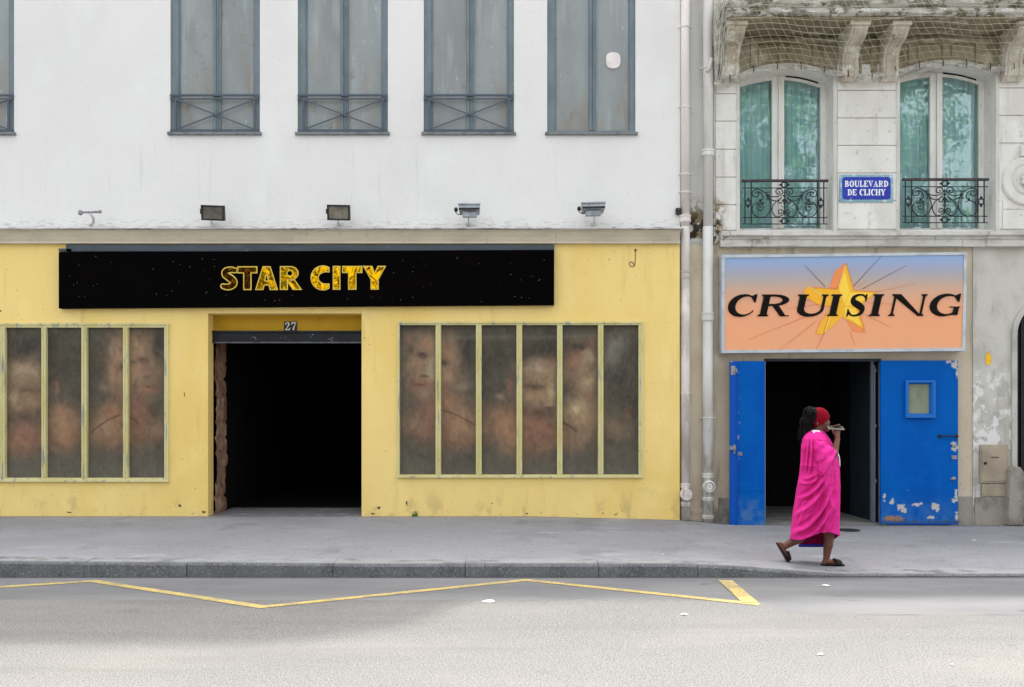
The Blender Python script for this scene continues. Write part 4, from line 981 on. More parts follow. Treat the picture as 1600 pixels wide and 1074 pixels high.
    for yy, rr_ in ((405, .014), (440, .018), (490, .026), (520, .018), (560, .013), (630, .012)): ir.ellipsoid(Q(773, yy), (rr_, .010, rr_*1.2), 10, 6)
    for yy in (440, 555): ir.tube([Q(745, yy-6), Q(773, yy+6), Q(801, yy-6)], .005, 6)
    rl = ir.build('railing', m_iron, wd, smooth=False)
    hr = MB(); a, b = Q(328, 287), Q(1228, 285); hr.box(a.x, b.x, Yi-.03, Yi+.02, a.z-.016, a.z+.018); hr.build('handrail', m_rail, wd, bevel=.006)
casement(1160, 1293, 108, -.02, False)
casement(1410.5, 1543, 104, -.01, True)
casement(1706, 1839, 104, -.01, False)
# dark rooms behind
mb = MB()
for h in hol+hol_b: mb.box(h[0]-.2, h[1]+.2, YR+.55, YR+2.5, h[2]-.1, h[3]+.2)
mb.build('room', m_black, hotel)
mb = MB(); mb.box(XA+.02, XB, 2.65, 9, -.05, WH-.2); mb.box(XA+.02, XB, .6, 2.6, Z(90), WH-.2); mb.build('rear_mass', mat('rear_wall', lin(150, 146, 138)), hotel)
# string course above the ground floor
sc_prof = [(YR, Z(385, -.06)), (-.05, Z(385, -.06)), (-.06, Z(380, -.06)), (-.06, Z(374.5, -.06)), (-.085, Z(373.5, -.08)), (-.085, Z(371, -.08)), (-.10, Z(370, -.1)), (-.14, Z(367.5, -.14)), (-.14, Z(361.5, -.14)), (-.02, Z(360, -.14)), (YR, Z(359.6, -.14))]
m_course = mat('string_course', lin(206, 204, 197), [L(lin(176, 172, 163), (3, 3, 6), .42, .66, .8), L(lin(130, 124, 112), (14, 14, 2), .57, .72, .6), L(lin(84, 82, 66), (5, 5, 8), .56, .64, .8, xr=(X(1230), X(1130)))], rough=.9, bump=[(20, .006), (4, .008)])
moulding(sc_prof, X(1127, -.1), X(1543, -.1), 'string_course', m_course, hotel, 40, .012)
moulding([(y-.02, z) for y, z in sc_prof], X(1543, -.1)+.002, XB, 'string_course', m_course, hotel, 20, .008)
# balcony with consoles
NE = ([1114, 1128, 1150, 1175, 1200, 1230, 1262, 1290, 1305, 1330, 1350, 1375, 1400, 1430, 1460, 1490, 1520, 1550, 1600, 1660], [128, 128, 120, 110, 106, 103, 105, 110, 112, 117, 121, 116, 111, 104, 100, 98, 101, 106, 106, 104])
def net_edge(px): return float(np.interp(px, *NE))
YBF = -.62
m_balc = mat('balcony_stone', lin(158, 149, 126), [L(lin(130, 120, 98), (1.4, 1.4, 1.2), .4, .62, .85), L(lin(208, 200, 186), (3, 3, 3), .54, .7, .6), L(lin(120, 108, 92), (6, 6, 4), .56, .68, .7), L(lin(60, 54, 46), 22, .64, .72, .7)], rough=.92, bump=[(25, .008), (5, .015)])
m_edge = mat('balcony_edge', lin(190, 188, 180), [L(lin(120, 118, 104), (4, 4, 8), .46, .58, .9), L(lin(84, 94, 62), (3, 3, 6), .52, .62, .8), L(lin(225, 224, 220), (5, 5, 14), .55, .62, .8), L(lin(58, 58, 48), (8, 8, 10), .6, .68, .8)], rough=.92, bump=[(22, .012), (5, .02)])
zs0 = Z(23, YBF)
moulding([(YR, zs0), (YBF+.05, zs0-.0), (YBF, zs0+.03), (YBF, zs0+.095), (YBF+.035, zs0+.11), (YBF-.02, zs0+.15), (YBF-.05, zs0+.20), (YBF-.05, zs0+.30), (YR, zs0+.30)], X(1137, YBF), XB, 'balcony_slab', m_edge, hotel, 70, .02)
mb = MB(); mb.box(X(1137, YBF)+.04, XB, YBF+.07, YR+.02, zs0-.025, zs0-.001)
mb.build('balcony_soffit', m_balc, hotel)
# frieze with recessed panels between the consoles (rests just above the window heads)
zf0 = Z(60, YR); mb = MB()
for a, b in ((1155, 1308), (1400, 1558), (1337, 1372)):
    mb.pbox(a, b, 60, 66, YR-.10, YR+.002)
for px in (1178, 1222, 1275, 1425, 1478, 1530, 1342, 1366):
    mb.pbox(px-5, px+5, 66, net_edge(px)-5, YR-.04, YR-.003)
for a, b in ((1186, 1214), (1231, 1268), (1434, 1470), (1487, 1522)):
    mb.pbox(a, b, 70, min(net_edge(a), net_edge(b))-8, YR-.026, YR-.005)
mb.build('frieze', m_balc, hotel, bevel=.008)
mb = MB(); fb = lambda px: Z(min(net_edge(px)-2, 125), YR)
pxs = np.arange(1116, 1720, 6.0)
for a, b in zip(pxs, pxs[1:]):
    mb.quad((X(a, YR), YR-.008, fb(a)), (X(b, YR), YR-.008, fb(b)), (X(b, YR), YR-.008, zs0), (X(a, YR), YR-.008, zs0))
mb.build('frieze_ground', m_balc, hotel, merge=True)
m_cons = mat('console_stone', lin(205, 198, 184), [L(lin(178, 168, 150), (3, 3, 2), .42, .64, .8), L(lin(228, 225, 218), (5, 5, 6), .54, .66, .8), L(lin(128, 118, 102), (9, 9, 6), .6, .72, .7)], rough=.9, bump=[(25, .008), (6, .012)])
for (a, b) in ((1124, 1151), (1310, 1335), (1373, 1397), (1561, 1589)):
    x0, x1 = X(a, YR), X(b, YR)
    sp = [(YR, zs0-.03), (YBF+.16, zs0-.03), (YBF+.15, zs0-.12), (YBF+.20, zs0-.18), (YBF+.24, zs0-.21), (-.20, zs0-.27), (-.13, zs0-.36), (-.10, zs0-.46), (-.12, zs0-.55), (-.10, zs0-.64), (-.03, zs0-.70), (YR, zs0-.70)]
    q = [Vector((0, p[0], p[1])) for p in sp]
    mb = MB(); n_ = len(sp)
    mb.add([(x0, p[0], p[1]) for p in sp]+[(x1, p[0], p[1]) for p in sp], [tuple(range(n_)), tuple(range(n_, 2*n_))]+[(i, (i+1) % n_, (i+1) % n_+n_, i+n_) for i in range(n_)])
    mb.box(x0-.025, x1+.025, YBF+.12, YR, zs0-.085, zs0-.026)
    for xx in (x0+.05, x1-.05):
        mb.tube([(xx, p[0]-.012, p[1]) for p in sp[2:11]], .016, 6)
    mb.build('console', m_cons, hotel, bevel=.008)

# door set: interior, frame, two open blue leaves
mb = MB(); a, b, zt = dop[0]-.15, dop[1]+.0, dop[3]+.1
ya, yb = YD+.3, 2.6
wl = mat('corridor_wall', lin(30, 38, 48), [L(lin(20, 26, 34), 3, .45, .65, .7)], rough=.8)
mb.quad((a, ya, 0), (a, yb, 0), (a, yb, zt), (a, ya, zt)); mb.quad((a, yb, 0), (b, yb, 0), (b, yb, zt), (a, yb, zt)); mb.quad((a, ya, zt), (b, ya, zt), (b, yb, zt), (a, yb, zt))
mb.quad((a, ya, 0), (dop[0]+.001, ya, 0), (dop[0]+.001, ya, zt), (a, ya, zt)); mb.quad((dop[0], ya, dop[3]), (b, ya, dop[3]), (b, ya, zt), (dop[0], ya, zt))
mb.build('corridor', m_black, hotel)
mb = MB(); mb.quad((b-.003, YD+.02, 0), (b-.003, 1.2, 0), (b-.003, 1.2, zt), (b-.003, YD+.02, zt)); mb.build('corridor_wall', wl, hotel)
mb = MB(); mb.quad((b-.002, 1.2, 0), (b-.002, yb, 0), (b-.002, yb, zt), (b-.002, 1.2, zt)); mb.build('corridor', m_black, hotel)
mb = MB(); mb.box(a, b, YD-.01, yb, -.02, .092); mb.build('doorstep', mat('worn_step', lin(120, 118, 114), [L(lin(86, 84, 80), 4, .42, .64, .8), L(lin(150, 147, 142), 12, .58, .7, .6)], rough=.9, bump=(30, .005)), hotel)
m_gmetal = mat('door_frame_grey', lin(92, 100, 108), [L(lin(120, 126, 130), (12, 12, 2), .52, .7, .7), L(lin(52, 52, 54), (20, 20, 8), .62, .72, .7)], rough=.55)
mb = MB(); mb.box(dop[1]-.105, dop[1]-.07, YD+.02, YD+.08, .09, dop[3]-.03); mb.tube([(dop[1]-.07, YD-.0, .1), (dop[1]-.07, YD-.0, dop[3]-.1)], .012, 8)
for z in (.7, 1.5, 2.3): mb.ellipsoid((dop[1]-.06, YD-.005, z), (.02, .02, .03), 8, 6)
mb.build('door_frame', m_gmetal, hotel)
mb = MB(); mb.box(dop[0]-.02, dop[1]+.02, YD-.02, YD+.06, dop[3]-.035, dop[3]+.002); mb.build('door_head', mat('head_dark', lin(40, 44, 56), rough=.6), hotel)
BLUE = np.array(lin(0, 88, 172)[:3])
def blue_door(is_right):
    def fn(xw, zw):
        Yd = -.04
        px = xw/((D+Yd)/F)+800; py = HZ-(zw-CAMZ)/((D+Yd)/F)
        n1 = fbm(px/9, py/9, 61); n2 = fbm(px/40, py/60, 67); n3 = fbm(px/3, py/3, 71)
        c = np.tile(BLUE, (len(px), 1))
        c = lerpc(c, lin(0, 72, 160)[:3], np.clip((n2-.4)*3, 0, 1)*.5)
        c = lerpc(c, lin(14, 96, 186)[:3], np.clip((n1-.55)*4, 0, 1)*.35)
        c = lerpc(c, lin(72, 118, 168)[:3], np.clip((py-770)/45, 0, 1)*np.clip(n1*1.6-.2, 0, 1)*.55)
        white = np.array(lin(190, 188, 180)[:3])
        if is_right:
            m_ = np.full(len(px), -.8)
            for (bx, by, sx, sy) in ((1492, 570, 8, 9), (1496, 585, 3, 14), (1482, 565, 5, 3), (1491, 697, 6, 9), (1382, 775, 4, 10), (1394, 785, 6, 6), (1406, 792, 9, 8), (1411, 797, 6, 7), (1432, 789, 7, 4), (1440, 787, 3, 3), (1462, 792, 9, 7), (1465, 796, 5, 5), (1494, 775, 5, 10), (1490, 782, 5, 4), (1495, 806, 3, 9), (1453, 809, 6, 3), (1419, 766, 1.3, 1.3)):
                m_ = np.maximum(m_, 1.25-np.hypot((px-bx)/(sx*.88), (py-by)/(sy*.88)))
            m_ = m_+((n3-.5)*1.3+(n1-.5)*.9)
            f = np.clip((m_-.42)*9, 0, 1)
            c = lerpc(c, lin(150, 150, 130)[:3]*np.ones(3), f*np.clip((n1-.35)*3, 0, 1)*.0+f*0)
            c = c*(1-f)[:, None]+(white*(.75+.35*n3)[:, None])*f[:, None]
            f2 = np.clip((1.2-np.hypot((px-1397)/17, (py-811)/5)+(n3-.5)*1.4-.3)*6, 0, 1)
            c = lerpc(c, lin(160, 118, 78)[:3], f2*.9)
            f3 = np.clip((py-812)/5+(n3-.5)*2.5, 0, 1)*.8
            c = lerpc(c, lin(72, 78, 84)[:3], f3)
        else:
            f = np.clip((1-np.abs(px-1141)/2.6+(n3-.5)*2.2-.45)*5, 0, 1); c = lerpc(c, white, f*.75)
            f = np.clip((n3-.72)*12, 0, 1)*np.clip(1-(px-1141)/16, 0, 1); c = lerpc(c, lin(190, 195, 200)[:3], f)
            f = np.clip((py-770)/50, 0, 1)*np.clip((n1-.45)*4, 0, 1); c = lerpc(c, lin(96, 122, 150)[:3], f*.6)
            f = np.clip(1-np.abs(py-767)/1.0, 0, 1)*(px > 1146); c = lerpc(c, lin(8, 50, 110)[:3], f*.7)
        return c
    return fn
m_blue = mat('blue_paint', lin(0, 78, 170), [L(lin(30, 98, 180), 18, .62, .72, .5)], rough=.5, spec=.15)
m_bluep = mat('blue_paint_worn', (0, 0, 0, 1), attr='paint', rough=.5, spec=.06, bump=[(3, .006), (60, .001)])
m_steel = mat('steel_worn', lin(150, 152, 154), [L(lin(90, 90, 90), 25, .5, .66, .8)], rough=.4, metal=.7)
# right leaf lies almost flat against the wall
Yd = -.04; x0, x1, z0, z1 = X(1376, Yd), X(1497, Yd), Z(817.5, Yd), Z(563.5, Yd)
wz0, wz1, wx0, wx1 = Z(647, Yd), Z(600, Yd), X(1420, Yd), X(1453, Yd)
mb = MB()
for (a, b, c, d) in ((x0, wx0, z0, z1), (wx1, x1, z0, z1), (wx0, wx1, z0, wz0), (wx0, wx1, wz1, z1)): mb.box(a, b, Yd+.003, Yd+.05, c, d)
mb.box(x0, x1, Yd-.012, Yd+.02, z0-.02, z0-.001)
door = mb.build('door', m_blue, hotel); door['label'] = 'wide blue door leaf with small window and flaking paint'
for (a, b, c, d, nx, nz_) in ((x0, wx0, z0, z1, 54, 230), (wx1, x1, z0, z1, 54, 230), (wx0, wx1, z0, wz0, 40, 150), (wx0, wx1, wz1, z1, 40, 36)):
    pass
def quilt(name, rects, Y, fn, m, parent, st=.009):
    mbq = MB(); cols = []
    for (a, b, c, d) in rects:
        nx = max(2, int((b-a)/st)+1); nz_ = max(2, int((d-c)/st)+1); n0 = len(mbq.v)
        XX, ZZ = np.meshgrid(np.linspace(a, b, nx), np.linspace(c, d, nz_))
        mbq.v += [Vector((p, Y, q)) for p, q in zip(XX.ravel(), ZZ.ravel())]
        mbq.f += [(n0+j*nx+i, n0+j*nx+i+1, n0+(j+1)*nx+i+1, n0+(j+1)*nx+i) for j in range(nz_-1) for i in range(nx-1)]
        cols.append(fn(XX.ravel(), ZZ.ravel()))
    rgb = np.concatenate(cols)
    return mbq.build(name, m, parent, colors=np.concatenate([rgb, np.ones((len(rgb), 1))], 1))
quilt('painted_face', [(x0, wx0, z0, z1), (wx1, x1, z0, z1), (wx0, wx1, z0, wz0), (wx0, wx1, wz1, z1)], Yd, blue_door(True), m_bluep, door)
mb = MB()
ox0, ox1, oz0, oz1 = X(1413.5, Yd), X(1460, Yd), Z(653, Yd), Z(594.5, Yd)
def bevel_frame(mb, o4, i4, yo, yi, yb_):
    (a, b, c, d), (e, f, g, h) = o4, i4
    O = [(a, c), (b, c), (b, d), (a, d)]; I = [(e, g), (f, g), (f, h), (e, h)]
    mid = [((p[0]*.45+q[0]*.55), (p[1]*.45+q[1]*.55)) for p, q in zip(O, I)]
    for k in range(4):
        n = (k+1) % 4
        mb.quad((O[k][0], yb_, O[k][1]), (O[n][0], yb_, O[n][1]), (O[n][0], yo, O[n][1]), (O[k][0], yo, O[k][1]))
        mb.quad((O[k][0], yo, O[k][1]), (O[n][0], yo, O[n][1]), (mid[n][0], yo, mid[n][1]), (mid[k][0], yo, mid[k][1]))
        mb.quad((mid[k][0], yo, mid[k][1]), (mid[n][0], yo, mid[n][1]), (I[n][0], yi, I[n][1]), (I[k][0], yi, I[k][1]))
bevel_frame(mb, (ox0, ox1, oz0, oz1), (wx0+.005, wx1-.005, wz0+.005, wz1-.005), Yd-.045, Yd+.015, Yd)
mb.build('window_frame', mat('blue_trim', lin(22, 104, 186), rough=.45, spec=.25), door, merge=True)
mb = MB(); mb.box(wx0, wx1, Yd+.02, Yd+.028, wz0, wz1); mb.build('window_pane', mat('frosted_pane', lin(132, 140, 116), [L(lin(112, 120, 98), (4, 4, 2), .42, .64, .8)], rough=.3), door)
mb = MB(); hz = Z(681.5, Yd)
mb.tube([(X(1467, Yd), Yd-.055, hz), (X(1495, Yd), Yd-.055, hz)], .011, 8)
for px in (1468, 1494): mb.tube([(X(px, Yd), Yd-.055, hz), (X(px, Yd), Yd, hz)], .010, 8); mb.lathe([(.026, 0), (.026, -.012), (.012, -.016)], (X(px, Yd), Yd-.001, hz), 'y', 14)
mb.build('handle', mat('handle_dark', lin(44, 48, 66), rough=.4, metal=.4), door, smooth=False)
mb = MB(); c = P(1490.5, 696.5, Yd-.002)
mb.lathe([(.03, 0), (.03, -.01), (.02, -.014)], c, 'y', 14)
mb.build('lock', m_steel, door); mb = MB(); mb.pbox(1487, 1496, 712, 714.2, Yd-.012, Yd-.001); mb.pbox(1487, 1496, 715.6, 717.6, Yd-.012, Yd-.001); mb.pbox(1488, 1494, 712, 717.6, Yd-.006, Yd-.001); mb.build('latch', m_steel, door); mb = MB(); mb.lathe([(.026, 0), (.026, -.012), (.012, -.018)], P(1489.5, 748, Yd-.002), 'y', 12); mb.pbox(1485.5, 1494, 747, 749.5, Yd-.008, Yd-.001)
mb.build('lock', m_steel, door)
# left leaf, narrower, folded back on its hinges and slightly proud
Yd2 = -.12; x0, x1, z0, z1 = X(1141, Yd2), X(1195.5, Yd2), Z(822.5, Yd2), Z(564.5, Yd2)
mb = MB(); mb.box(x0, x1, Yd2+.002, Yd2+.05, z0, z1); mb.pbox(1141, 1151, 566, 826, Yd2-.03, Yd2-.004); mb.pbox(1151.3, 1153.5, 566, 826, Yd2-.004, Yd2+.002)
mb.tube([P(1151.5, 567, Yd2-.03), P(1151.5, 824, Yd2-.03)], .010, 8)
door2 = mb.build('door', m_blue, hotel); door2['label'] = 'narrow blue door leaf folded back beside the downpipe'
quilt('painted_face', [(x0, x1, z0, z1)], Yd2, blue_door(False), m_bluep, door2)
mb = MB()
mb.pbox(1142, 1149, 572, 586, Yd2-.038, Yd2-.029); mb.pbox(1149, 1152, 576, 582, Yd2-.045, Yd2-.029); mb.build('hinge', m_steel, door2, bevel=.003); mb = MB(); mb.pbox(1140, 1150, 697, 703, Yd2-.042, Yd2-.029); mb.pbox(1146, 1149, 695, 709, Yd2-.05, Yd2-.04)
mb.build('hinge', m_steel, door2, bevel=.003)
mb = MB(); mb.pbox(1153, 1160, 706.5, 708.3, Yd2-.01, Yd2-.001); mb.pbox(1153, 1160, 710, 712, Yd2-.01, Yd2-.001); mb.pbox(1154, 1159, 706.5, 712, Yd2-.006, Yd2-.001); mb.build('latch', m_steel, door2); mb = MB(); mb.pbox(1151.5, 1154.5, 680.5, 686.5, Yd2-.008, Yd2-.001)
mb.build('lock', m_steel, door2)

# ---------------- Cruising light-box sign
Yf_, Ybk = -.17, YD-.002
cs = thing('shop_sign', P(1319, 551, Yf_), 'orange and blue box sign reading CRUISING over a golden star', 'sign')
pc = [(1127.5, 552), (1508.5, 548.5), (1511, 394), (1127.5, 398.5)]
m_alu = mat('sign_aluminium', lin(190, 196, 202), [L(lin(160, 166, 172), (4, 4, 4), .42, .66, .7), L(lin(110, 108, 102), (20, 20, 12), .64, .72, .6)], rough=.4, metal=.15)
mb = MB()
O = [(X(a, Yf_), Z(b, Yf_)) for a, b in pc]
I = [(X(a, Yf_), Z(b, Yf_)) for a, b in ((1132.5, 547.5), (1503.5, 543.5), (1506.5, 398.5), (1132.5, 403))]
for k in range(4):
    n = (k+1) % 4
    mb.add([(O[k][0], Yf_, O[k][1]), (O[n][0], Yf_, O[n][1]), (I[n][0], Yf_, I[n][1]), (I[k][0], Yf_, I[k][1]), (O[k][0], Ybk, O[k][1]), (O[n][0], Ybk, O[n][1]), (I[n][0], Yf_+.016, I[n][1]), (I[k][0], Yf_+.016, I[k][1])],
           [(0, 1, 2, 3), (0, 4, 5, 1), (3, 2, 6, 7)])
mb.quad(*[(p[0], Ybk, p[1]) for p in O])
mb.build('frame', m_alu, cs, merge=True)
def sky_print(xw, zw):
    py = HZ-(zw-CAMZ)/((D+Yf_)/F); px = xw/((D+Yf_)/F)+800
    py = py+(px-1320)*.012
    ks = [397, 408, 420, 430, 442, 455, 480, 510, 548]
    cols = [(140, 166, 204), (143, 166, 201), (157, 161, 184), (167, 163, 169), (185, 164, 151), (207, 164, 137), (232, 163, 122), (236, 163, 117), (232, 164, 120)]
    lc = np.array([lin(*c)[:3] for c in cols])
    return np.stack([np.interp(py, ks, lc[:, k]) for k in range(3)], 1)
m_print = mat('sign_print', (0, 0, 0, 1), [L(lin(200, 170, 150), (1.5, 1.5, 1.2), .5, .75, .12)], attr='paint', rough=.35, spec=.4)
q = paint_grid('printed_panel', X(1131.5, Yf_), X(1507, Yf_), Z(548.5, Yf_), Z(397.5, Yf_), Yf_+.012, 60, 60, sky_print, m_print, cs)
Yt = Yf_+.009
def flat(parent, name, polys, colr, Y, rough=.35):
    m_ = mat(name, lin(*colr), rough=rough)
    for p in polys:
        mb = MB(); mb.poly([P(a, b, Y) for a, b in p]); mb.build(name, m_, parent)
def ray(x0, y0, x1, y1, w0, w1):
    d = math.hypot(x1-x0, y1-y0); nx, ny = -(y1-y0)/d, (x1-x0)/d
    return [(x0+nx*w0, y0+ny*w0), (x1+nx*w1, y1+ny*w1), (x1-nx*w1, y1-ny*w1), (x0-nx*w0, y0-ny*w0)]
def zs_(pts): return [(1120+a/4, 380+b/4) for a, b in pts]
flat(cs, 'dark_ray', [ray(1289, 448, 1257, 414.5, .7, .35), ray(1334, 447, 1377, 400.5, .7, .3), ray(1347, 452, 1416, 415, .6, .3)], (118, 92, 98), Yt)
flat(cs, 'pale_ray', [ray(1340, 449, 1356, 438, .5, .2), ray(1366, 457, 1432, 443, .5, .25), ray(1277, 476, 1229, 483, .5, .3), ray(1274, 471, 1254, 470, .5, .2), ray(1266, 492, 1170, 531, .5, .3), ray(1274, 503, 1218, 547, .5, .3), ray(1288, 520, 1275, 547, .6, .4), ray(1328, 518, 1336, 540, .5, .3), ray(1352, 492, 1391, 511, .5, .3), ray(1356, 473, 1400, 476, .4, .3)], (206, 122, 92), Yt)
# star: side walls, then faceted face
tip = {'t': (808, 120), 'tr': (858, 298), 'r': (1010, 306), 'ri': (880, 400), 'br': (935, 558), 'bi': (778, 478), 'bl': (668, 572), 'li': (715, 405), 'l': (540, 290), 'tl': (752, 282)}
back_l = [(805, 122), (735, 180), (706, 278), (752, 284)]
flat(cs, 'star_side', [zs_(back_l), zs_([(585, 270), (540, 296), (548, 340), (640, 392), (716, 404), (690, 380)]), zs_([(716, 400), (640, 500), (616, 570), (662, 574), (700, 440)]), zs_([(800, 462), (850, 552), (935, 560), (905, 530)])], (236, 142, 82), Yt-.001)
flat(cs, 'star_side_gold', [zs_([(582, 268), (548, 292), (545, 330), (650, 390), (722, 392), (700, 372)]), zs_([(716, 408), (648, 500), (622, 568), (662, 572)])], (242, 178, 44), Yt-.002)
flat(cs, 'star_face', [zs_([(806, 130), (855, 298), (1000, 306), (885, 400), (925, 540), (782, 462), (672, 568), (724, 400), (600, 276), (752, 290)])], (240, 180, 44), Yt-.003)
flat(cs, 'star_glint', [zs_([(800, 175), (830, 300), (800, 380), (765, 290)]), zs_([(830, 310), (975, 312), (870, 395), (800, 390)]), zs_([(800, 400), (870, 410), (900, 520), (800, 455)])], (250, 208, 72), Yt-.004)
flat(cs, 'star_edge', [ray(1321.5, 412, 1309, 451, .9, .7), ray(1321.8, 412, 1334, 453, .7, .7), ray(1270, 449.5, 1308, 452, .8, .7), ray(1287.5, 522, 1301, 480, .8, .8), ray(1340, 480, 1351, 516, .7, .8), ray(1335, 454, 1369, 456.5, .7, .5)], (228, 136, 56), Yt-.005)
flat(cs, 'star_light', [ray(1321, 414, 1310.5, 449, .5, .4), ray(1268, 450, 1294, 470, .4, .5), ray(1289, 519, 1300, 484, .6, .5)], (252, 226, 130), Yt-.006)
sp = [('C', 55, 262), ('R', 252, 475), ('U', 478, 700), ('I', 683, 788), ('S', 800, 952), ('I', 940, 1055), ('N', 1068, 1320), ('G', 1315, 1535)]
mb = MB(); hp = 137; sh_ = .22
for (ch, a, b) in sp:
    wn = (b-a)/hp-sh_
    zb_px = 380+459/4 - (a-55)/1480*1.0
    glyph_mesh(mb, g_serif, ch, X(1120+a/4, Yt), Z(zb_px, Yt), wn, hp/4*(D+Yt)/F, Yt-.008, shear=sh_, res=56, height=lambda e: .75*min(e, .045), kw=dict(t=.32, n=.10, sv=.09, sh=.07))
mb.build('lettering', mat('letter_black', lin(8, 4, 3), [L(lin(20, 10, 8), (14, 14, 20), .5, .66, .6)], rough=.22, spec=.14), cs, merge=True)

# ---------------- street name plate
st = thing('street_sign', P(1355, 315, YR-.03), 'blue enamel street plate reading BOULEVARD DE CLICHY', 'sign')
Yn = YR-.038
mb = MB(); mb.pbox(1311.5, 1395.5, 273, 316, Yn, YR-.02); mb.build('backing', mat('plate_teal', lin(132, 170, 184), [L(lin(205, 210, 212), (9, 9, 9), .52, .6, .9), L(lin(110, 150, 165), 5, .45, .65, .7)], rough=.5), st, bevel=.003)
def chamf(a, b, c, d, r): return [(a+r, d), (b-r, d), (b-r*.3, d-r*.3), (b, d-r), (b, c+r), (b-r*.3, c+r*.3), (b-r, c), (a+r, c), (a+r*.3, c+r*.3), (a, c+r), (a, d-r), (a+r*.3, d-r*.3)]
mb = MB(); mb.prism([(X(a, Yn), Z(b, Yn)) for a, b in chamf(1316, 1391.5, 277, 312, 4)], Yn-.006, Yn-.001); mb.build('plate', mat('enamel_blue', lin(38, 52, 168), [L(lin(30, 40, 150), 3, .45, .65, .6), L(lin(150, 160, 205), (16, 16, 10), .67, .71, .7)], rough=.25, spec=.5), st)
mb = MB(); Yq = Yn-.008
def word(txt, px0, px1, py_b, hpx):
    ws = {'I': .40, 'L': .60, 'E': .62, 'H': .80, 'O': .72, 'C': .68, 'D': .72, 'R': .74, 'B': .68, 'U': .74, 'V': .74, 'A': .76, 'Y': .74}
    tot = sum(ws[c] for c in txt)*hpx; gap = (px1-px0-tot)/(len(txt)-1); x = px0
    for c in txt:
        glyph_mesh(mb, g_serif, c, X(x, Yq), Z(py_b, Yq), ws[c], hpx*(D+Yq)/F, Yq, res=34, kw=dict(t=.22, n=.10, sv=.055, sh=.09)); x += ws[c]*hpx+gap
word('BOULEVARD', 1320, 1388, 292.3, 9.8); word('DE', 1324.5, 1338.2, 305.6, 9.8); word('CLICHY', 1343, 1383.5, 305.6, 9.8)
mb.build('lettering', mat('enamel_white2', lin(228, 230, 234), rough=.35), st, merge=True)

# ---------------- meter cabinet, sticker, electric bits
cab = thing('meter_cabinet', P(1554, 780, YP), 'beige metal meter cabinet set low in the plaster bay', 'utility cabinet')
m_cab = mat('cabinet_beige', lin(164, 152, 132), [L(lin(142, 130, 112), (3, 3, 3), .42, .64, .8), L(lin(190, 182, 166), 12, .58, .72, .5), L(lin(90, 80, 66), 26, .67, .72, .7)], rough=.7, bump=(20, .003))
mb = MB(); Yq = YP-.045; mb.pbox(1532, 1576, 695, 755, Yq, YP); mb.pbox(1534.5, 1575, 756.5, 776, Yq+.012, YP); cb_ = mb.build('housing', m_cab, cab, bevel=.006)
mb = MB(); mb.pbox(1535, 1573, 699, 752, Yq-.01, Yq-.001); dr = mb.build('door', m_cab, cab, bevel=.004)
mb = MB(); mb.pbox(1549, 1561, 714, 715.6, Yq-.014, Yq-.0105); mb.build('slot', mat('slot_dark', lin(84, 74, 60), rough=.8), dr)
mb = MB(); mb.lathe([(.022, 0), (.022, -.008), (.008, -.01)], P(1539.5, 724, Yq-.011), 'y', 12); mb.build('lock', mat('lock_black', lin(40, 34, 28), rough=.5), dr)
mb = MB(); cxy = [(1544, 549), (1546, 551), (1546.5, 555), (1548.5, 556), (1548, 560), (1549.5, 563), (1547, 566), (1548, 569), (1544.5, 571), (1540.5, 569.5), (1539.5, 566), (1541, 563), (1539, 560.5), (1541, 557), (1540.5, 551.5), (1542.5, 555)]
mb.prism([(X(a, YP), Z(b, YP)) for a, b in cxy], YP-.006, YP-.0005)
o = mb.build('wall_sticker', mat('sticker_yellow', lin(238, 186, 40), [L(lin(200, 140, 20), (30, 30, 30), .56, .62, .8)], rough=.7)); set_tag(o, 'small yellow paint mark stuck on the peeling plaster', 'sticker')

# ---------------- downpipes
def pipe_col(px, lo, hi, r, Yp, m, name, label, collars, joints_, inspect, seed):
    root = thing(name, (X(px, Yp), Yp, foot_z(X(px))), label, 'downpipe', 'white downpipes between the buildings')
    x = X(px, Yp); rg = random.Random(seed)
    mb = MB(); zb = foot_z(X(px))+.0; zt = 9.5
    mb.tube([(x, Yp, zb), (x, Yp, Z(hi, Yp))], r*1.05, 18); mb.tube([(x+.004, Yp, Z(hi, Yp)), (x-.002, Yp, zt)], r, 18)
    mb.build('pipe', m, root, smooth=True)
    for (py, k, hgt) in collars:
        c = MB(); z = Z(py, Yp)
        c.lathe([(r*1.02, -hgt), (r*k*1.02, -hgt+.01), (r*k*1.06, -hgt+.03), (r*k, -.02), (r*k*1.08, -.012), (r*k*1.08, .012), (r*1.02, .016)], (x, Yp, z), 'z', 18); c.build('collar', m, root, smooth=False)
    for py in joints_:
        c = MB(); z = Z(py, Yp); c.lathe([(r*1.0, -.012), (r*1.16, -.008), (r*1.16, .008), (r*1.0, .012)], (x, Yp, z), 'z', 18)
        c.box(x-r*1.5, x-r*1.1, Yp-.012, Yp+.06, z-.006, z+.006); c.box(x+r*1.1, x+r*1.5, Yp-.012, Yp+.06, z-.006, z+.006); c.build('bracket', m, root)
    c = MB(); z = Z(inspect[0], Yp)
    if inspect[1] == 'cap':
        c.lathe([(.088, .03), (.088, -.06), (.082, -.075), (.0, -.078)], (x, Yp-r*.7, z), 'y', 24); c.lathe([(.02, 0), (.02, -.02), (.0, -.022)], (x+.05, Yp-r*.7-.075, z), 'y', 10)
    else:
        c.lathe([(.088, .03), (.088, -.06), (.070, -.07), (.062, -.045), (.05, -.045), (.046, -.06), (.02, -.06), (.016, -.045), (.0, -.045)], (x, Yp-r*.7, z), 'y', 24)
    c.build('inspection_cap', m, root)
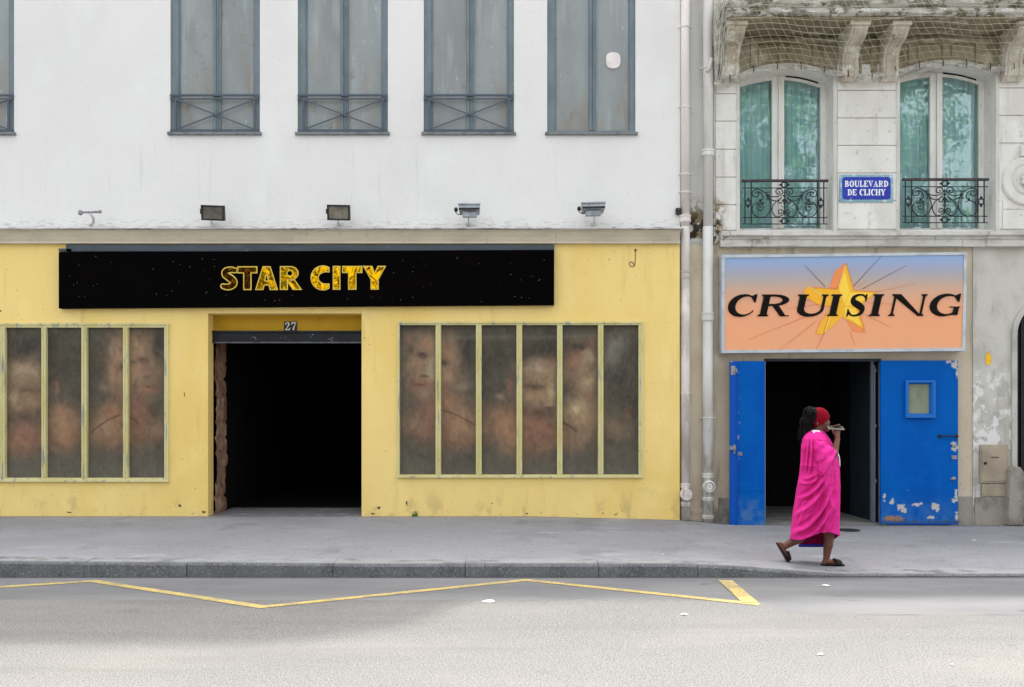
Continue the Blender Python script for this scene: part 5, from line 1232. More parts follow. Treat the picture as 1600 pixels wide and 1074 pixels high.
m_p1 = mat('pipe_pink_white', lin(214, 207, 202), [L(lin(226, 222, 218), (3, 3, 1), .45, .66, .7), L(lin(176, 172, 160), (4, 4, 1.5), .40, .6, .9, zr=(Z(365), Z(420))), L(lin(130, 124, 108), (14, 14, 4), .58, .7, .6, zr=(2.0, .5)), L(lin(140, 132, 122), 30, .68, .72, .5)], rough=.55, bump=(30, .002))
m_p2 = mat('pipe_white', lin(212, 211, 206), [L(lin(196, 194, 186), (4, 4, 1), .42, .66, .8), L(lin(168, 163, 148), (4, 4, 1.6), .42, .62, .8, zr=(2.6, 1.0)), L(lin(120, 112, 96), (16, 16, 4), .58, .7, .65, zr=(2.0, .3)), L(lin(130, 124, 112), 30, .67, .72, .6)], rough=.55, bump=(30, .002))
pipe_col(1070.5, 0, 355, .064, -.01, m_p1, 'downpipe', 'pinkish white downpipe against the yellow front edge', [(338, 1.25, .10), (425, 1.12, .11), (757, 1.15, .06), (786, 1.15, .05)], [43, 168, 273, 301, 615], (772, 'cap'), 1)
pipe_col(1106, 0, 355, .070, -.03, m_p2, 'downpipe', 'cream downpipe beside the narrow blue door leaf', [(236, 1.22, .09), (490, 1.22, .12), (741, 1.2, .06), (778, 1.15, .05), (806, 1.15, .05)], [107, 653], (760, 'ring'), 2)
mb = MB(); mb.tube([P(1104, 112, -.11), P(1108, 108, -.12), P(1112, 91, -.13)], .024, 8)
o = mb.build('cloth_scrap', m_p2, smooth=True); set_tag(o, 'pale rolled scrap tucked behind the cream pipe clip', 'scrap')

# ---------------- bird net under the balcony
net = thing('bird_net', P(1360, 110, -.3), 'white bird netting stretched under the stone balcony', 'net')
def net_bottom(px):   # measured scalloped lower edge
    return float(np.interp(px, [1114, 1128, 1150, 1175, 1200, 1230, 1262, 1290, 1305, 1330, 1350, 1375, 1400, 1430, 1460, 1490, 1520, 1550, 1600, 1660], [128, 128, 120, 110, 106, 103, 105, 110, 112, 117, 121, 116, 111, 104, 100, 98, 101, 106, 106, 104]))
def net_pt(u, v):
    """u: photo column at the wall, v: 0 top .. 1 bottom"""
    pb = net_bottom(u); py = -30+(pb+30)*v
    Yn_ = -.72+.62*max(0, (v-.28)/.72)**1.35
    lean = -62*(1-v)
    px = u+lean+2.2*(vnoise(u*.05, v*9, 2)-.5)*2+10*max(0, 1-(u-1120)/45)*math.sin(v*3.0)
    px = max(px, 1117+3*math.sin(v*9))
    return P(px, py+1.6*(vnoise(u*.09, v*7, 5)-.5), Yn_+.06*(fbm(u*.02, v*3, 9)-.5))
us = np.arange(1118, 1770, 13.2); vs = np.linspace(0, 1, 15)
nm = MB()
for u in us: nm.tube([net_pt(u+4*(v-.5), v) for v in np.linspace(0, 1, 29)], .0028, 4, False)
for v in vs: nm.tube([net_pt(u, v+.006*math.sin(u)) for u in np.arange(1118, 1700, 6.6)], .0028, 4, False)
m_net = mat('net_cord', lin(192, 186, 164), [L(lin(172, 164, 140), 6, .45, .65, .7)], rough=.85)
nm.build('mesh_cords', m_net, net)
# bundled lower hem and gathered left end
rg = random.Random(5); hm = MB()
for k in range(20):
    pts = []
    for u in np.arange(1116, 1700, 4.5):
        b = net_bottom(u); sag = 1.8*abs(math.sin((u-1110)*math.pi/37)); fat = .5+abs(math.sin((u-1110)*math.pi/37))
        pts.append(P(u, b+sag+3.0*fat*(vnoise(u*.09+k*3, k*2.2, 3)-.5)*2, -.09+.05*(vnoise(u*.1+k, k*1.3, 4)-.5)))
    hm.tube(pts, .0055, 4, False)
for k in range(60):
    pts = []; u0 = rg.uniform(1116, 1138)
    top = rg.uniform(-5, 20); bot = rg.uniform(70, 130); ax_ = rg.uniform(-.6, -.05)
    for t in np.linspace(0, 1, 9):
        py = top+(bot-top)*t; px = u0-13*t*(1 if u0 > 1125 else .3)+5*(vnoise(t*5, k*1.7, 6)-.5)
        pts.append(P(max(px, 1116+2*vnoise(k, t*4, 2)), py, ax_*(1-t*.7)))
    hm.tube(pts, .0055, 4, False)
hm.build('gathered_hem', mat('net_bundle', lin(208, 206, 198), [L(lin(140, 138, 128), 9, .45, .62, .8)], rough=.9), net)
m_tie = mat('tie_dark', lin(40, 40, 40), rough=.7)
for u in np.arange(1140, 1690, 37):
    tm = MB(); tm.tube([P(u, net_bottom(u)-7, -.13), P(u+1, net_bottom(u)-2, -.15), P(u+.5, net_bottom(u)+4, -.10), P(u-1, net_bottom(u)+3, YR-.01)], .006, 5); tm.build('tie', m_tie, net)

# ---------------- weeds and litter
m_weed = mat('weed_green', lin(84, 112, 40), [L(lin(120, 138, 58), 20, .45, .65, .7)], rough=.7)
def weed(px, py, Y, n, hgt, label, m=m_weed, droop=.3):
    c = P(px, py, Y); c.z = walk_z(c.x, Y) if py > 700 else c.z
    mb = MB(); rg = random.Random(int(px))
    for k in range(n):
        a = rg.uniform(0, 6.28); l = hgt*rg.uniform(.5, 1.1); sp_ = rg.uniform(.1, .6)*l
        b = c+Vector((rg.uniform(-.04, .04), rg.uniform(-.02, .0), 0)); dx, dy = math.cos(a)*sp_, -abs(math.sin(a))*sp_
        w_ = rg.uniform(.003, .006); pts = [b+Vector((dx*t**1.6, dy*t**1.6, l*(t-droop*t*t))) for t in np.linspace(0, 1, 5)]
        for i in range(4):
            q, r2 = w_*(1-i/4.2), w_*(1-(i+1)/4.2)
            mb.quad(pts[i]-Vector((q, 0, 0)), pts[i]+Vector((q, 0, 0)), pts[i+1]+Vector((r2, 0, 0)), pts[i+1]-Vector((r2, 0, 0)))
    o = mb.build('weed', m); set_tag(o, label, 'weed')
weed(648, 806, YS-.02, 26, .12, 'grass tuft growing at the foot of the yellow wall')
weed(1381, 818, -.10, 16, .07, 'tiny weed growing under the wide blue door leaf')
weed(1196, 374, -.13, 26, .10, 'pale dry plant rooted on the stone string course', mat('weed_dry', lin(150, 152, 120), [L(lin(205, 205, 195), 15, .5, .62, .8)], rough=.8), .9)
m_paper = mat('paper_white', lin(205, 205, 203), [L(lin(190, 190, 188), 20, .5, .7, .6)], rough=.8)
for (px, py, w_, d_, lab) in ((766, 941, .10, .12, 'largest white paper scrap lying on the road beside the yellow line'), (1070, 961, .06, .05, 'small white paper scrap below the short yellow end stroke'), (1205, 902, .05, .04, 'pale scrap lying in the gutter under the kerb edge'), (1290, 916, .07, .05, 'white scrap on the smooth road in front of the woman'), (1035, 694+480/2.83, .03, .03, 'tiny paper scrap on the pavement left of the woman'), (1487, 1040, .03, .02, 'tiny white scrap on the coarse road, lower right'), (1283, 1024, .04, .03, 'white scrap on the coarse road below the woman'), (1522, 831, .06, .05, 'crumpled white scrap on the pavement under the plaster bay')):
    z = walk_z(0, -2) if py < 880 else 0
    c = G(px, py, z); z = (walk_z(c.x, c.y)+.004) if py < 880 else .005
    mb = MB(); rg = random.Random(int(px)); ring = []
    for k in range(9):
        a = 2*math.pi*k/9; ring.append(Vector((c.x+w_*.62*rg.uniform(.4, 1.25)*math.cos(a), c.y+d_*.55*rg.uniform(.4, 1.25)*math.sin(a), z+rg.uniform(.0, .006))))
    mb.add([Vector((c.x, c.y, z+.012))]+ring, [(0, i+1, (i+1) % 9+1) for i in range(9)])
    o = mb.build('paper_scrap', m_paper); set_tag(o, lab, 'litter', 'paper scraps on the ground')
mb = MB(); c = G(1325, 829, .06); z = walk_z(c.x, c.y)+.012
mb.lathe([(.155, -.01), (.155, .001), (.145, .003), (.0, .003)], (c.x, c.y, z-.004), 'z', 28)  # thin black disc standing for the dark wet patch on the pavement
o = mb.build('dark_patch', mat('patch_black', lin(38, 37, 40), [L(lin(60, 60, 62), 20, .5, .7, .5)], rough=.7)); set_tag(o, 'round dark patch on the pavement by the doorway', 'cover')

# ==================================================================== PERSON
def person():
    Yp = -3.5; SC = F/(D+Yp)
    gz = walk_z(X(1290, Yp), Yp)
    S_ = lambda y: F/(D+Yp+y)
    Zof = gz - (CAMZ+(HZ-881.3)/S_(-.03))    # settle the soles on the pavement
    def B(px, py, y=0.0): return Vector(((px-800)/S_(y), Yp+y, CAMZ+(HZ-py)/S_(y)+Zof))
    root = thing('person', B(1285, 881, 0), 'woman in loose pink dress and red headband walking with a phone', 'person')
    m_skin = mat('skin_brown', lin(102, 62, 46), [L(lin(96, 58, 42), 12, .42, .62, .6), L(lin(140, 94, 74), 9, .55, .7, .5)], rough=.5, spec=.4)
    b = MB()
    hd = B(1281.5, 653, .0)
    rot = Matrix.Rotation(R(-6), 3, 'Y')
    b.ellipsoid(hd+Vector((-.01, 0, .012)), (.098, .074, .105), 24, 16); b.ellipsoid(B(1286, 659, 0), (.068, .058, .085), 20, 14)
    b.ellipsoid(B(1291.5, 669, 0), (.030, .030, .022), 14, 10)      # chin
    b.ellipsoid(B(1294.3, 657.6, 0), (.020, .014, .014), 12, 8); b.capsule(B(1292.6, 651.5, 0), B(1295.4, 657.2, 0), .009, .011)   # nose
    b.ellipsoid(B(1293.6, 662.6, 0), (.016, .022, .008), 12, 8); b.ellipsoid(B(1293.2, 664.9, 0), (.016, .021, .009), 12, 8)      # lips
    for s_ in (-1, 1):
        b.ellipsoid(B(1288, 659.5, s_*.040), (.028, .022, .026), 12, 8)      # cheek
        b.ellipsoid(B(1291, 649.3, s_*.027), (.016, .024, .008), 12, 8)      # brow
        b.ellipsoid(B(1277.5, 659, s_*.070), (.014, .009, .026), 12, 8)      # ear
    b.capsule(B(1279, 665, 0), B(1275, 684, 0), .050, .058)         # neck
    b.capsule(B(1273, 692, -.13), B(1273, 692, .13), .070, .070)    # shoulders
    b.ellipsoid(B(1276, 708, 0), (.115, .165, .15), 20, 14); b.ellipsoid(B(1278, 745, 0), (.125, .15, .19), 20, 14); b.ellipsoid(B(1277, 770, 0), (.13, .17, .13), 20, 14)
    # near (right) arm raised to the mouth
    b.capsule(B(1273, 697, -.125), B(1293.5, 721, -.19), .050, .037); b.capsule(B(1293.5, 721, -.19), B(1303.5, 706, -.17), .037, .038); b.capsule(B(1303.5, 706, -.17), B(1308.6, 684, -.12), .040, .027)
    # far arm hanging inside the dress
    b.capsule(B(1272, 693, .17), B(1276, 735, .19), .05, .04); b.capsule(B(1276, 735, .19), B(1290, 765, .16), .038, .028); b.ellipsoid(B(1292, 772, .16), (.03, .02, .05), 12, 8)
    # legs: near leg in front, far leg trailing
    f_, k_ = -.03, .06
    b.capsule(B(1278, 772, -.08), B(1291, 812, -.05), .085, .062); b.capsule(B(1291, 812, -.05), B(1295, 835, f_), .060, .056); b.capsule(B(1295, 835, f_), B(1294, 850, f_), .055, .050); b.capsule(B(1294, 850, f_), B(1291, 870, f_), .049, .033)
    b.capsule(B(1276, 772, .08), B(1268, 815, .07), .085, .060); b.capsule(B(1268, 815, .07), B(1249, 838, k_), .058, .056); b.capsule(B(1249, 838, k_), B(1226, 851, k_), .054, .034)
    # front foot flat
    b.capsule(B(1290.5, 873.5, f_), B(1288.5, 876.3, f_), .034, .031); b.capsule(B(1291, 873.5, f_), B(1305, 877.4, f_-.005), .033, .025); b.capsule(B(1305, 877.4, f_-.01), B(1311, 878.2, f_-.015), .026, .018)
    for k, (dx, dy) in enumerate(((0, .022), (0.8, .008), (.4, -.005), (-.6, -.016), (-1.8, -.026))):
        b.capsule(B(1311+dx, 878.4, f_-.015+dy), B(1317+dx*1.2, 879.0, f_-.015+dy), .011 if k == 0 else .009, .009 if k == 0 else .007, 8)
    # rear foot: heel lifted, toes pressing down
    b.capsule(B(1221, 852, k_), B(1219, 848.5, k_), .034, .031); b.capsule(B(1221.5, 851, k_), B(1227.5, 866, k_), .035, .028); b.capsule(B(1227.5, 866, k_), B(1230.5, 873.5, k_), .027, .020)
    for k, dy in enumerate((-.024, -.010, .004, .016, .026)):
        b.capsule(B(1230.3, 873.0, k_+dy), B(1233.2, 878.0-k*.3, k_+dy), .010, .008, 8)
    # hand round the phone: palm, four fingers folded over the top edge, thumb along the near side
    b.capsule(B(1308.6, 684, -.12), B(1308.2, 678, -.108), .026, .026)
    b.ellipsoid(B(1308, 674.5, -.10), (.034, .020, .042), 14, 10)
    fx = [1302.6, 1305.8, 1309.0, 1312.0]; fl = [663.4, 662.2, 662.0, 661.0]
    for k in range(4):
        p0 = B(fx[k], 671.5, -.088); p1 = B(fx[k]+.2, 666.5, -.074); p2 = B(fx[k]-.1, fl[k]-.2, -.084); p3 = B(fx[k]-.4, fl[k]-.2, -.112)
        b.capsule(p0, p1, .0095, .009, 8); b.capsule(p1, p2, .009, .0085, 8); b.capsule(p2, p3, .0085, .0075, 8)
    b.capsule(B(1304, 676, -.115), B(1301.5, 671.5, -.128), .012, .0105, 8); b.capsule(B(1301.5, 671.5, -.128), B(1300, 668.8, -.130), .010, .0085, 8)
    body = b.build('body', m_skin, root, smooth=True)
    q = body.modifiers.new('r', 'REMESH'); q.mode = 'VOXEL'; q.voxel_size = .0042; q.use_smooth_shade = True
    q = body.modifiers.new('s', 'SMOOTH'); q.factor = .5; q.iterations = 4
    for s_ in (-1, 1):
        e = MB(); e.ellipsoid(B(1290.6, 652.2, s_*.030), (.010, .011, .0075), 12, 8); e.build('eye', mat('eye_dark', lin(40, 30, 28), rough=.15), root, smooth=True)
    # headband: wide red cloth over crown and temples
    hb = MB(); c0 = hd+Vector((-.012, 0, .012)); rr_ = (.109, .085, .116); seg, rings = 72, 60; poly = [(1272, 630), (1281, 630), (1291, 634), (1298, 643), (1298, 648.5), (1294, 651), (1288, 655.5), (1282, 660), (1272, 664.5), (1264, 664), (1262, 652), (1266, 640)]
    def inside(px, py):
        r_ = False; j = len(poly)-1
        for i in range(len(poly)):
            if (poly[i][1] > py) != (poly[j][1] > py) and px < (poly[j][0]-poly[i][0])*(py-poly[i][1])/(poly[j][1]-poly[i][1])+poly[i][0]: r_ = not r_
            j = i
        return r_
    hb.ellipsoid(c0, rr_, seg, rings)
    keep = []
    for f in hb.f:
        c = sum((hb.v[i] for i in f), Vector())/4; px = c.x*SC+800; py = HZ-(c.z-Zof-CAMZ)*SC
        if inside(px, py): keep.append(f)
    hb.f = keep
    for i, v in enumerate(hb.v):
        d = v-c0; hb.v[i] = c0+d*(1+.012*math.sin(28*d.z+14*d.x))
    hb.build('headband', mat('headband_red', lin(122, 4, 28), [L(lin(92, 3, 20), (20, 20, 30), .45, .65, .6)], rough=.85, spec=.1), root, smooth=True, solid=.006)
    # hair: dense curls behind the band, ponytail down the back
    m_hair = mat('hair_dark', lin(9, 6, 7), [L(lin(20, 14, 15), 40, .5, .68, .6)], rough=.6, spec=.15)
    hr = MB(); rg = random.Random(11)
    hr.ellipsoid(B(1270, 648, 0), (.070, .082, .10), 18, 12); hr.ellipsoid(B(1262, 668, 0), (.055, .06, .09), 16, 10); hr.ellipsoid(B(1259, 680, -.01), (.042, .045, .07), 14, 10)
    def curls(c, r, n, l0, l1):
        for _ in range(n):
            d = Vector((rg.gauss(0, 1), rg.gauss(0, 1), rg.gauss(0, 1))).normalized()
            p = c+Vector((d.x*r[0], d.y*r[1], d.z*r[2])); ln = rg.uniform(l0, l1); t1 = d.orthogonal().normalized(); t2 = d.cross(t1); ph = rg.uniform(0, 6); pts = []
            for k in range(9):
                t = k/8; a = ph+t*9; pts.append(p+d*(.018*t)+Vector((0, 0, -ln*t*.7))+(t1*math.cos(a)+t2*math.sin(a))*.011)
            hr.tube(pts, [.0065*(1-.5*k/8) for k in range(9)], 5)
    curls(B(1266, 641, 0), (.065, .075, .055), 110, .02, .06); curls(B(1261, 656, 0), (.060, .07, .08), 110, .03, .07); curls(B(1257, 672, 0), (.052, .06, .07), 110, .04, .09); curls(B(1259, 683, -.02), (.040, .045, .04), 60, .03, .06)
    hr.build('hair', m_hair, root, smooth=True)
    # dress: lofted kaftan with folds
    tab = [  # py, left px, right px, depth half-width
        (669.5, 1268, 1284, .070), (672, 1262, 1288, .100), (677, 1256.5, 1292, .165), (684, 1253.5, 1297, .205), (695, 1252, 1302, .215), (708, 1251.5, 1308.5, .215), (720, 1251, 1311.5, .22),
        (738, 1249, 1312, .235), (758, 1245.5, 1313, .245), (783, 1241.5, 1312.6, .255), (808, 1238, 1311.5, .26), (825, 1235.8, 1311.5, .265), (845, 1233, 1313, .27)]
    ty = [t[0] for t in tab]
    RG = [([(1238, 831), (1262, 818), (1284, 792), (1297, 764)], .060, 3.4), ([(1242, 803), (1262, 788), (1282, 766), (1293, 748)], .055, 3.0), ([(1247, 777), (1265, 769), (1281, 753), (1288, 741)], .050, 2.6),
          ([(1250, 752), (1266, 752), (1279, 744)], .040, 2.2), ([(1244, 843), (1272, 829), (1294, 800), (1303, 772)], .050, 3.0), ([(1306.5, 742), (1304, 780), (1298, 815), (1292, 832)], .055, 2.4),
          ([(1310, 745), (1310.5, 790), (1309, 830)], .03, 1.6), ([(1257, 690), (1254.5, 715), (1252, 740)], .036, 1.8), ([(1262.5, 686), (1260.5, 712), (1258, 738)], .034, 1.7), ([(1268, 688), (1267, 715), (1264, 740)], .034, 1.8),
          ([(1251, 790), (1257, 783), (1265, 780)], .03, 1.6), ([(1262, 806), (1274, 795), (1283, 780)], .034, 1.7), ([(1246, 820), (1252, 806), (1254, 792)], .03, 1.8), ([(1276, 822), (1287, 808), (1294, 790)], .034, 1.8), ([(1284, 838), (1290, 820), (1297, 800)], .034, 1.8)]
    RG = [(np.array(crom(p, 60)), a*1.08, w_*1.12) for p, a, w_ in RG]
    def ridge(px, py):
        t = 0.0
        for pts, a, w_ in RG:
            dx = pts[:, 0]-px; dy = pts[:, 1]-py; i = int(np.argmin(dx*dx+dy*dy)); d2 = math.hypot(dx[i], dy[i])
            if d2 > w_*4: continue
            j = min(i+6, len(pts)-1); k = max(i-6, 0); tx, ty_ = pts[j]-pts[k]; n_ = math.hypot(tx, ty_)
            sgn = (-(dx[i])*ty_+dy[i]*tx)/n_           # signed side
            along = min(1, 4*i/len(pts)+.25, 4*(len(pts)-1-i)/len(pts)+.25)
            q = sgn/w_; t += a*along*(math.exp(-q*q)-.75*math.exp(-((q-1.5)/1.0)**2))*math.exp(-max(0, d2-abs(sgn))**2/9)
        return t
    NR, NS = 150, 300; dr = MB()
    for j in range(NR+1):
        for i in range(NS):
            th = 2*math.pi*i/NS; cx, sy = math.cos(th), math.sin(th)      # sy<0 faces the camera
            # hem row depends on the side: near side sits higher, with a lifted corner; far side hangs lower
            hn = np.interp(cx, [-1, -.85, -.5, -.15, .25, .5, .8, .95, 1], [838, 840.5, 841, 836, 830, 828.5, 832, 834, 834])
            hf = np.interp(cx, [-1, -.7, -.4, .35, .7, .95, 1], [838, 844, 848.5, 849, 841, 835, 834])
            tn = min(1, max(0, .5-sy*1.6)); hem = hn*tn+hf*(1-tn)
            v = j/NR; py = 669.5+(hem-669.5)*v
            l = np.interp(py, ty, [t[1] for t in tab]); r_ = np.interp(py, ty, [t[2] for t in tab]); dp = np.interp(py, ty, [t[3] for t in tab])
            e = .86
            ex = math.copysign(abs(cx)**e, cx); ey = math.copysign(abs(sy)**e, sy)
            hwid = (r_-l)/2; k = min(1, max(0, (py-690)/60)); lo = min(1, max(0, (py-735)/90))
            # soft diagonal pulls from the elbow to the back hem plus vertical hanging folds
            u = ex*hwid; pxx = (l+r_)/2+u; nr = max(0, -sy)**.5
            # long pulls fan out from under the elbow towards the back hem
            cxo, cyo = 1300, 728
            ang = math.atan2(py-cyo, cxo-pxx); rad = math.hypot(py-cyo, cxo-pxx)
            ph1 = ang*11+2.2*vnoise(rad*.035, ang*3, 2)+.6*math.sin(rad*.05)
            pull = (1-abs(math.sin(ph1*.5))**.6)                       # narrow raised ridges
            pull = pull*2-1
            wgt = nr*min(1, max(0, (rad-8)/35))*(1 if py > 722 else .35)*min(1, max(0, 1.25-(pxx-1285)/26))
            vert = math.sin(th*9+1.4*math.sin(py*.03)+3*vnoise(th*1.5, py*.015, 8))
            crease = -math.exp(-((pxx-(1304-(py-740)*.09))/1.7)**2)*nr*(1 if py > 735 else 0)
            fold = .044*wgt*pull+(.003+.013*lo)*vert*(1-.6*nr)+.040*k*(fbm(pxx*.11+py*.05, py*.07-pxx*.04, 14)-.5)+.010*(fbm(pxx*.22, py*.16, 15, 2)-.5)+.03*crease
            fold = fold*.55+nr**.7*ridge(pxx, py)
            p = B((l+r_)/2+ex*hwid, py, ey*dp)
            p += Vector((cx*.4, sy, 0))*fold
            dr.v.append(p)
    dr.f = [(j*NS+i, j*NS+(i+1) % NS, (j+1)*NS+(i+1) % NS, (j+1)*NS+i) for j in range(NR) for i in range(NS)]
    m_pink = mat('pink_cotton', lin(212, 46, 136), [L(lin(206, 38, 128), (9, 9, 4), .42, .66, .4), L(lin(226, 74, 160), (26, 26, 12), .52, .7, .3)], rough=.85, spec=.1, bump=[((9, 9, 16), .007)])
    ds = dr.build('dress', m_pink, root, smooth=True, solid=.004)
    # wide near sleeve
    sl = MB(); NS2, NR2 = 80, 30
    for j in range(NR2+1):
        t = j/NR2
        c = B(1269+24.5*t+1.5*math.sin(t*3), 689+33*t-2*t*t, -.135-.105*t)
        rv_, rh = (.060+.083*t**.8), (.080+.030*t)
        up = Vector((.52-.1*(1-t), 0, .85)).normalized(); sd = Vector((0, -1, 0))
        for i in range(NS2):
            a = 2*math.pi*i/NS2
            wv = 1+.05*math.sin(6*a+4*t+3*vnoise(a, t*3, 1))*t+.10*(fbm(a*1.9, t*7, 21)-.5)+.12*math.sin(t*17+2.2*a+2*vnoise(a*2, t*4, 5))*(t*(1-t)*3)**.7
            drop = max(0, -math.cos(a)) ; p = c+up*math.cos(a)*rv_*wv+sd*math.sin(a)*rh*wv
            p += Vector((-.010, 0, -.02))*drop*t
            sl.v.append(p)
    sl.f = [(j*NS2+i, j*NS2+(i+1) % NS2, (j+1)*NS2+(i+1) % NS2, (j+1)*NS2+i) for j in range(NR2) for i in range(NS2)]
    sl.build('sleeve', m_pink, ds, smooth=True, solid=.004)
    # white neck trim and front insert
    m_trim = mat('trim_white', lin(235, 224, 230), [L(lin(215, 190, 208), 20, .5, .7, .6)], rough=.8)
    tr = MB(); N = 48
    for j in range(2):
        for i in range(N):
            th = 2*math.pi*i/N; sy = math.sin(th); cx = math.cos(th)
            tr.v.append(B(1276.5+(8.8+j*3.6)*cx+(.0), 669.6+j*2.4+(1.8+1.5*j)*max(0, cx), sy*(.076+.034*j)))
    tr.f = [(i, (i+1) % N, N+(i+1) % N, N+i) for i in range(N)]
    tr.build('neck_trim', m_trim, ds, smooth=True, solid=.008)
    tr = MB(); yo = -.215
    tr.add([B(1270, 672.5, -.105), B(1279.5, 674.5, -.112), B(1276, 679.5, -.176)], [(0, 1, 2)]); tr.build('shoulder_patch', m_trim, ds, solid=.012)
    tr = MB()
    fr_ = [(1309.2, 706), (1311.2, 712), (1312.0, 719), (1312.3, 726)]
    for (px, py) in fr_:
        for y in (-.075, -.03, .03, .075): tr.v.append(B(px+1.0-abs(y)*18, py, y))
    tr.f = [(j*4+i, j*4+i+1, (j+1)*4+i+1, (j+1)*4+i) for j in range(3) for i in range(3)]
    tr.build('front_insert', m_trim, ds, smooth=True, solid=.006)
    # blue slip peeping below the far hem
    NSl = 60
    for (nm_, ya, yb_, mm) in (('lining', 822, 847.6, mat('lining_shaded', lin(136, 8, 62), rough=.85, spec=.1)), ('underskirt', 847.8, 852.4, mat('slip_blue', lin(40, 44, 160), rough=.8))):  # lining: inside of the dress, its shade put into the crimson colour
        bs = MB()
        for j in range(4):
            for i in range(NSl):
                th = 2*math.pi*i/NSl; bs.v.append(B(1272+24*math.cos(th)+1.5*math.sin(th*5), ya+(yb_-ya)*j/3, .05+.15*math.sin(th)+.012*math.sin(th*9)))
        bs.f = [(j*NSl+i, j*NSl+(i+1) % NSl, (j+1)*NSl+(i+1) % NSl, (j+1)*NSl+i) for j in range(3) for i in range(NSl) if math.sin(2*math.pi*i/NSl) > .05]
        bs.build(nm_, mm, root, smooth=True, solid=.003)
    # slide sandals
    m_sole = mat('sandal_black', lin(12, 11, 12), [L(lin(24, 22, 24), 14, .5, .7, .6)], rough=.7)
    def sandal(heel, toe, up, side):
        heel, toe = Vector(heel), Vector(toe); ax_ = (toe-heel); Ls = ax_.length; ax_.normalize(); sd = Vector((0, 1, 0)); nrm = sd.cross(ax_)*-1
        if nrm.dot(up) < 0: nrm = -nrm
        s = MB(); N = 28; ring = []
        for k in range(N):
            a = 2*math.pi*k/N; u = .5-.5*math.cos(a); wd = .046*(.72+.40*u)*abs(math.sin(a))**.6*(1 if math.sin(a) > 0 else -1)
            ring.append((u*Ls, wd))
        for lv in (0, .016): s.v += [heel+ax_*u+sd*w_+nrm*lv for u, w_ in ring]
        s.f = [tuple(range(N))[::-1], tuple(range(N, 2*N))]+[(k, (k+1) % N, (k+1) % N+N, k+N) for k in range(N)]
        so = s.build('sandal', m_sole, root, bevel=.003)
        t = MB(); M_ = 14
        for u in (.55, .84):
            for k in range(M_+1):
                a = math.pi*k/M_; wv = 1+.06*math.sin(a*9)
                t.v.append(heel+ax_*(u*Ls)+sd*(-.053*math.cos(a))+nrm*(.010+(.062 if u < .6 else .042)*math.sin(a)**.8*wv))
        t.f = [(k, k+1, M_+2+k, M_+1+k) for k in range(M_)]
        t.build('strap', m_sole, so, smooth=True, solid=.010)
    sandal(B(1281.5, 881.2, -.03), B(1319.5, 881.2, -.04), Vector((0, 0, 1)), 1)
    sandal(B(1212.3, 845.5, .06), B(1232.3, 879.3, .06), Vector((1, 0, .4)), -1)
    # phone, held level at the mouth
    c = B(1306, 666.0, -.097)
    ph = thing('phone', c, 'grey phone in a pale case held up to the mouth of the woman', 'phone')
    M_ = Matrix.Translation(c) @ Matrix.Rotation(R(3), 4, 'Y') @ Matrix.Rotation(R(24), 4, 'X')
    q = MB(); q.box(-.083, .083, -.036, .036, -.005, .005); q.v = [M_ @ v for v in q.v]; q.build('case', mat('case_pale', lin(168, 160, 148), rough=.4), ph, bevel=.003)
    q = MB(); q.box(-.078, .078, -.032, .032, .0055, .0070); q.v = [M_ @ v for v in q.v]; q.build('screen', mat('screen_grey', lin(70, 68, 66), rough=.3, spec=.2), ph)
person()

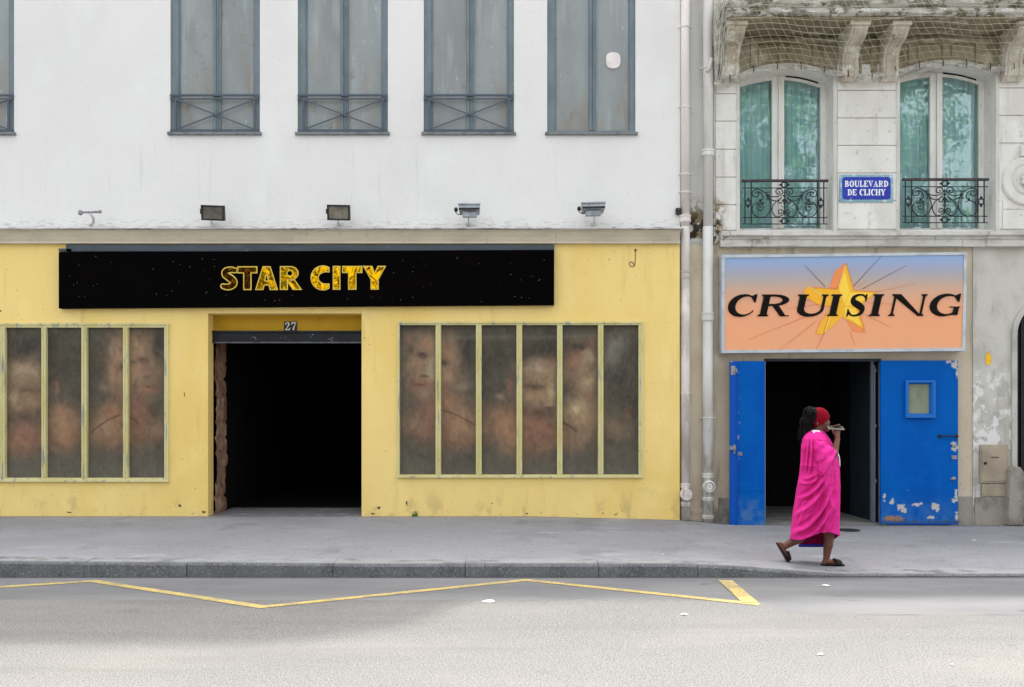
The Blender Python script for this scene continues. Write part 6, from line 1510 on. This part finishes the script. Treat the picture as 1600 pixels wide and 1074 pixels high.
# ==================================================================== TREES ACROSS THE STREET (seen only as reflections)
def tree_meshes(seed):
    rg = random.Random(seed); tk = MB(); tips = []
    tk.tube([(0, 0, 0), (.05, .02, 2.5), (.0, .05, 5), (.1, .0, 7.5), (.05, 0, 10.5)], [.30, .24, .20, .15, .06], 10)
    for k in range(16):
        z = rg.uniform(4.2, 9.5); a = rg.uniform(0, 6.28); l = rg.uniform(1.6, 3.4)*(1.15-z/14)
        p0 = Vector((.05, .02, z)); p2 = p0+Vector((math.cos(a)*l, math.sin(a)*l, l*rg.uniform(.4, .9))); p1 = p0.lerp(p2, .5)+Vector((0, 0, -.15))
        tk.tube([p0, p1, p2], [.09, .06, .02], 6); tips += [p1, p2]
    tips += [Vector((rg.gauss(0, .9), rg.gauss(0, .9), rg.uniform(8, 12.5))) for _ in range(12)]
    cr = MB()
    for tp in tips:
        for _ in range(rg.randint(2, 4)):
            c = tp+Vector((rg.gauss(0, .5), rg.gauss(0, .5), rg.gauss(0, .45))); rad = rg.uniform(.45, .95)
            for _ in range(48):
                d = Vector((rg.gauss(0, 1), rg.gauss(0, 1), rg.gauss(0, .8))).normalized()*rad*rg.uniform(.5, 1.1); p = c+d
                n = Vector((rg.gauss(0, 1), rg.gauss(0, 1), rg.gauss(.6, 1))).normalized(); t1 = n.orthogonal().normalized(); t2 = n.cross(t1); s_ = rg.uniform(.07, .14)
                cr.add([p-t1*s_, p-t2*s_*.7, p+t1*s_, p+t2*s_*.7], [(0, 1, 2, 3)])
    return tk, cr
m_bark = mat('bark', lin(96, 86, 74), [L(lin(130, 122, 104), 4, .5, .65, .7)], rough=.9)
m_leaf = mat('leaf_green', lin(78, 112, 46), [L(lin(104, 140, 62), 2, .45, .65, .7), L(lin(56, 86, 38), 1.2, .5, .7, .6)], rough=.6)
places = [(9.2, -21.5, 4.6, 'leafy street tree across the road, opposite the left ironwork window'), (15.6, -22.5, 4.9, 'leafy street tree across the road, opposite the right ironwork window'),
          (-10.3, -20.0, 2.6, 'leafy street tree across the road, opposite the gold letters STAR')]
tk, cr = tree_meshes(4)
for i, (x, y, dz, lab) in enumerate(places):
    if i == 0:
        r0 = thing('street_tree', (0, 0, 0), lab, 'tree', 'trees across the street'); t0_ = tk.build('trunk', m_bark, r0, smooth=True); c0_ = cr.build('crown', m_leaf, r0); r = r0
    else:
        r = r0.copy(); col.objects.link(r); r['label'] = lab
        for ch in (t0_, c0_):
            c2 = ch.copy(); col.objects.link(c2); c2.parent = r
    r.location = (x, y, 0); r.rotation_euler = (0, 0, i*2.1); r.scale = (1.2, 1.2, 1+dz*.06)
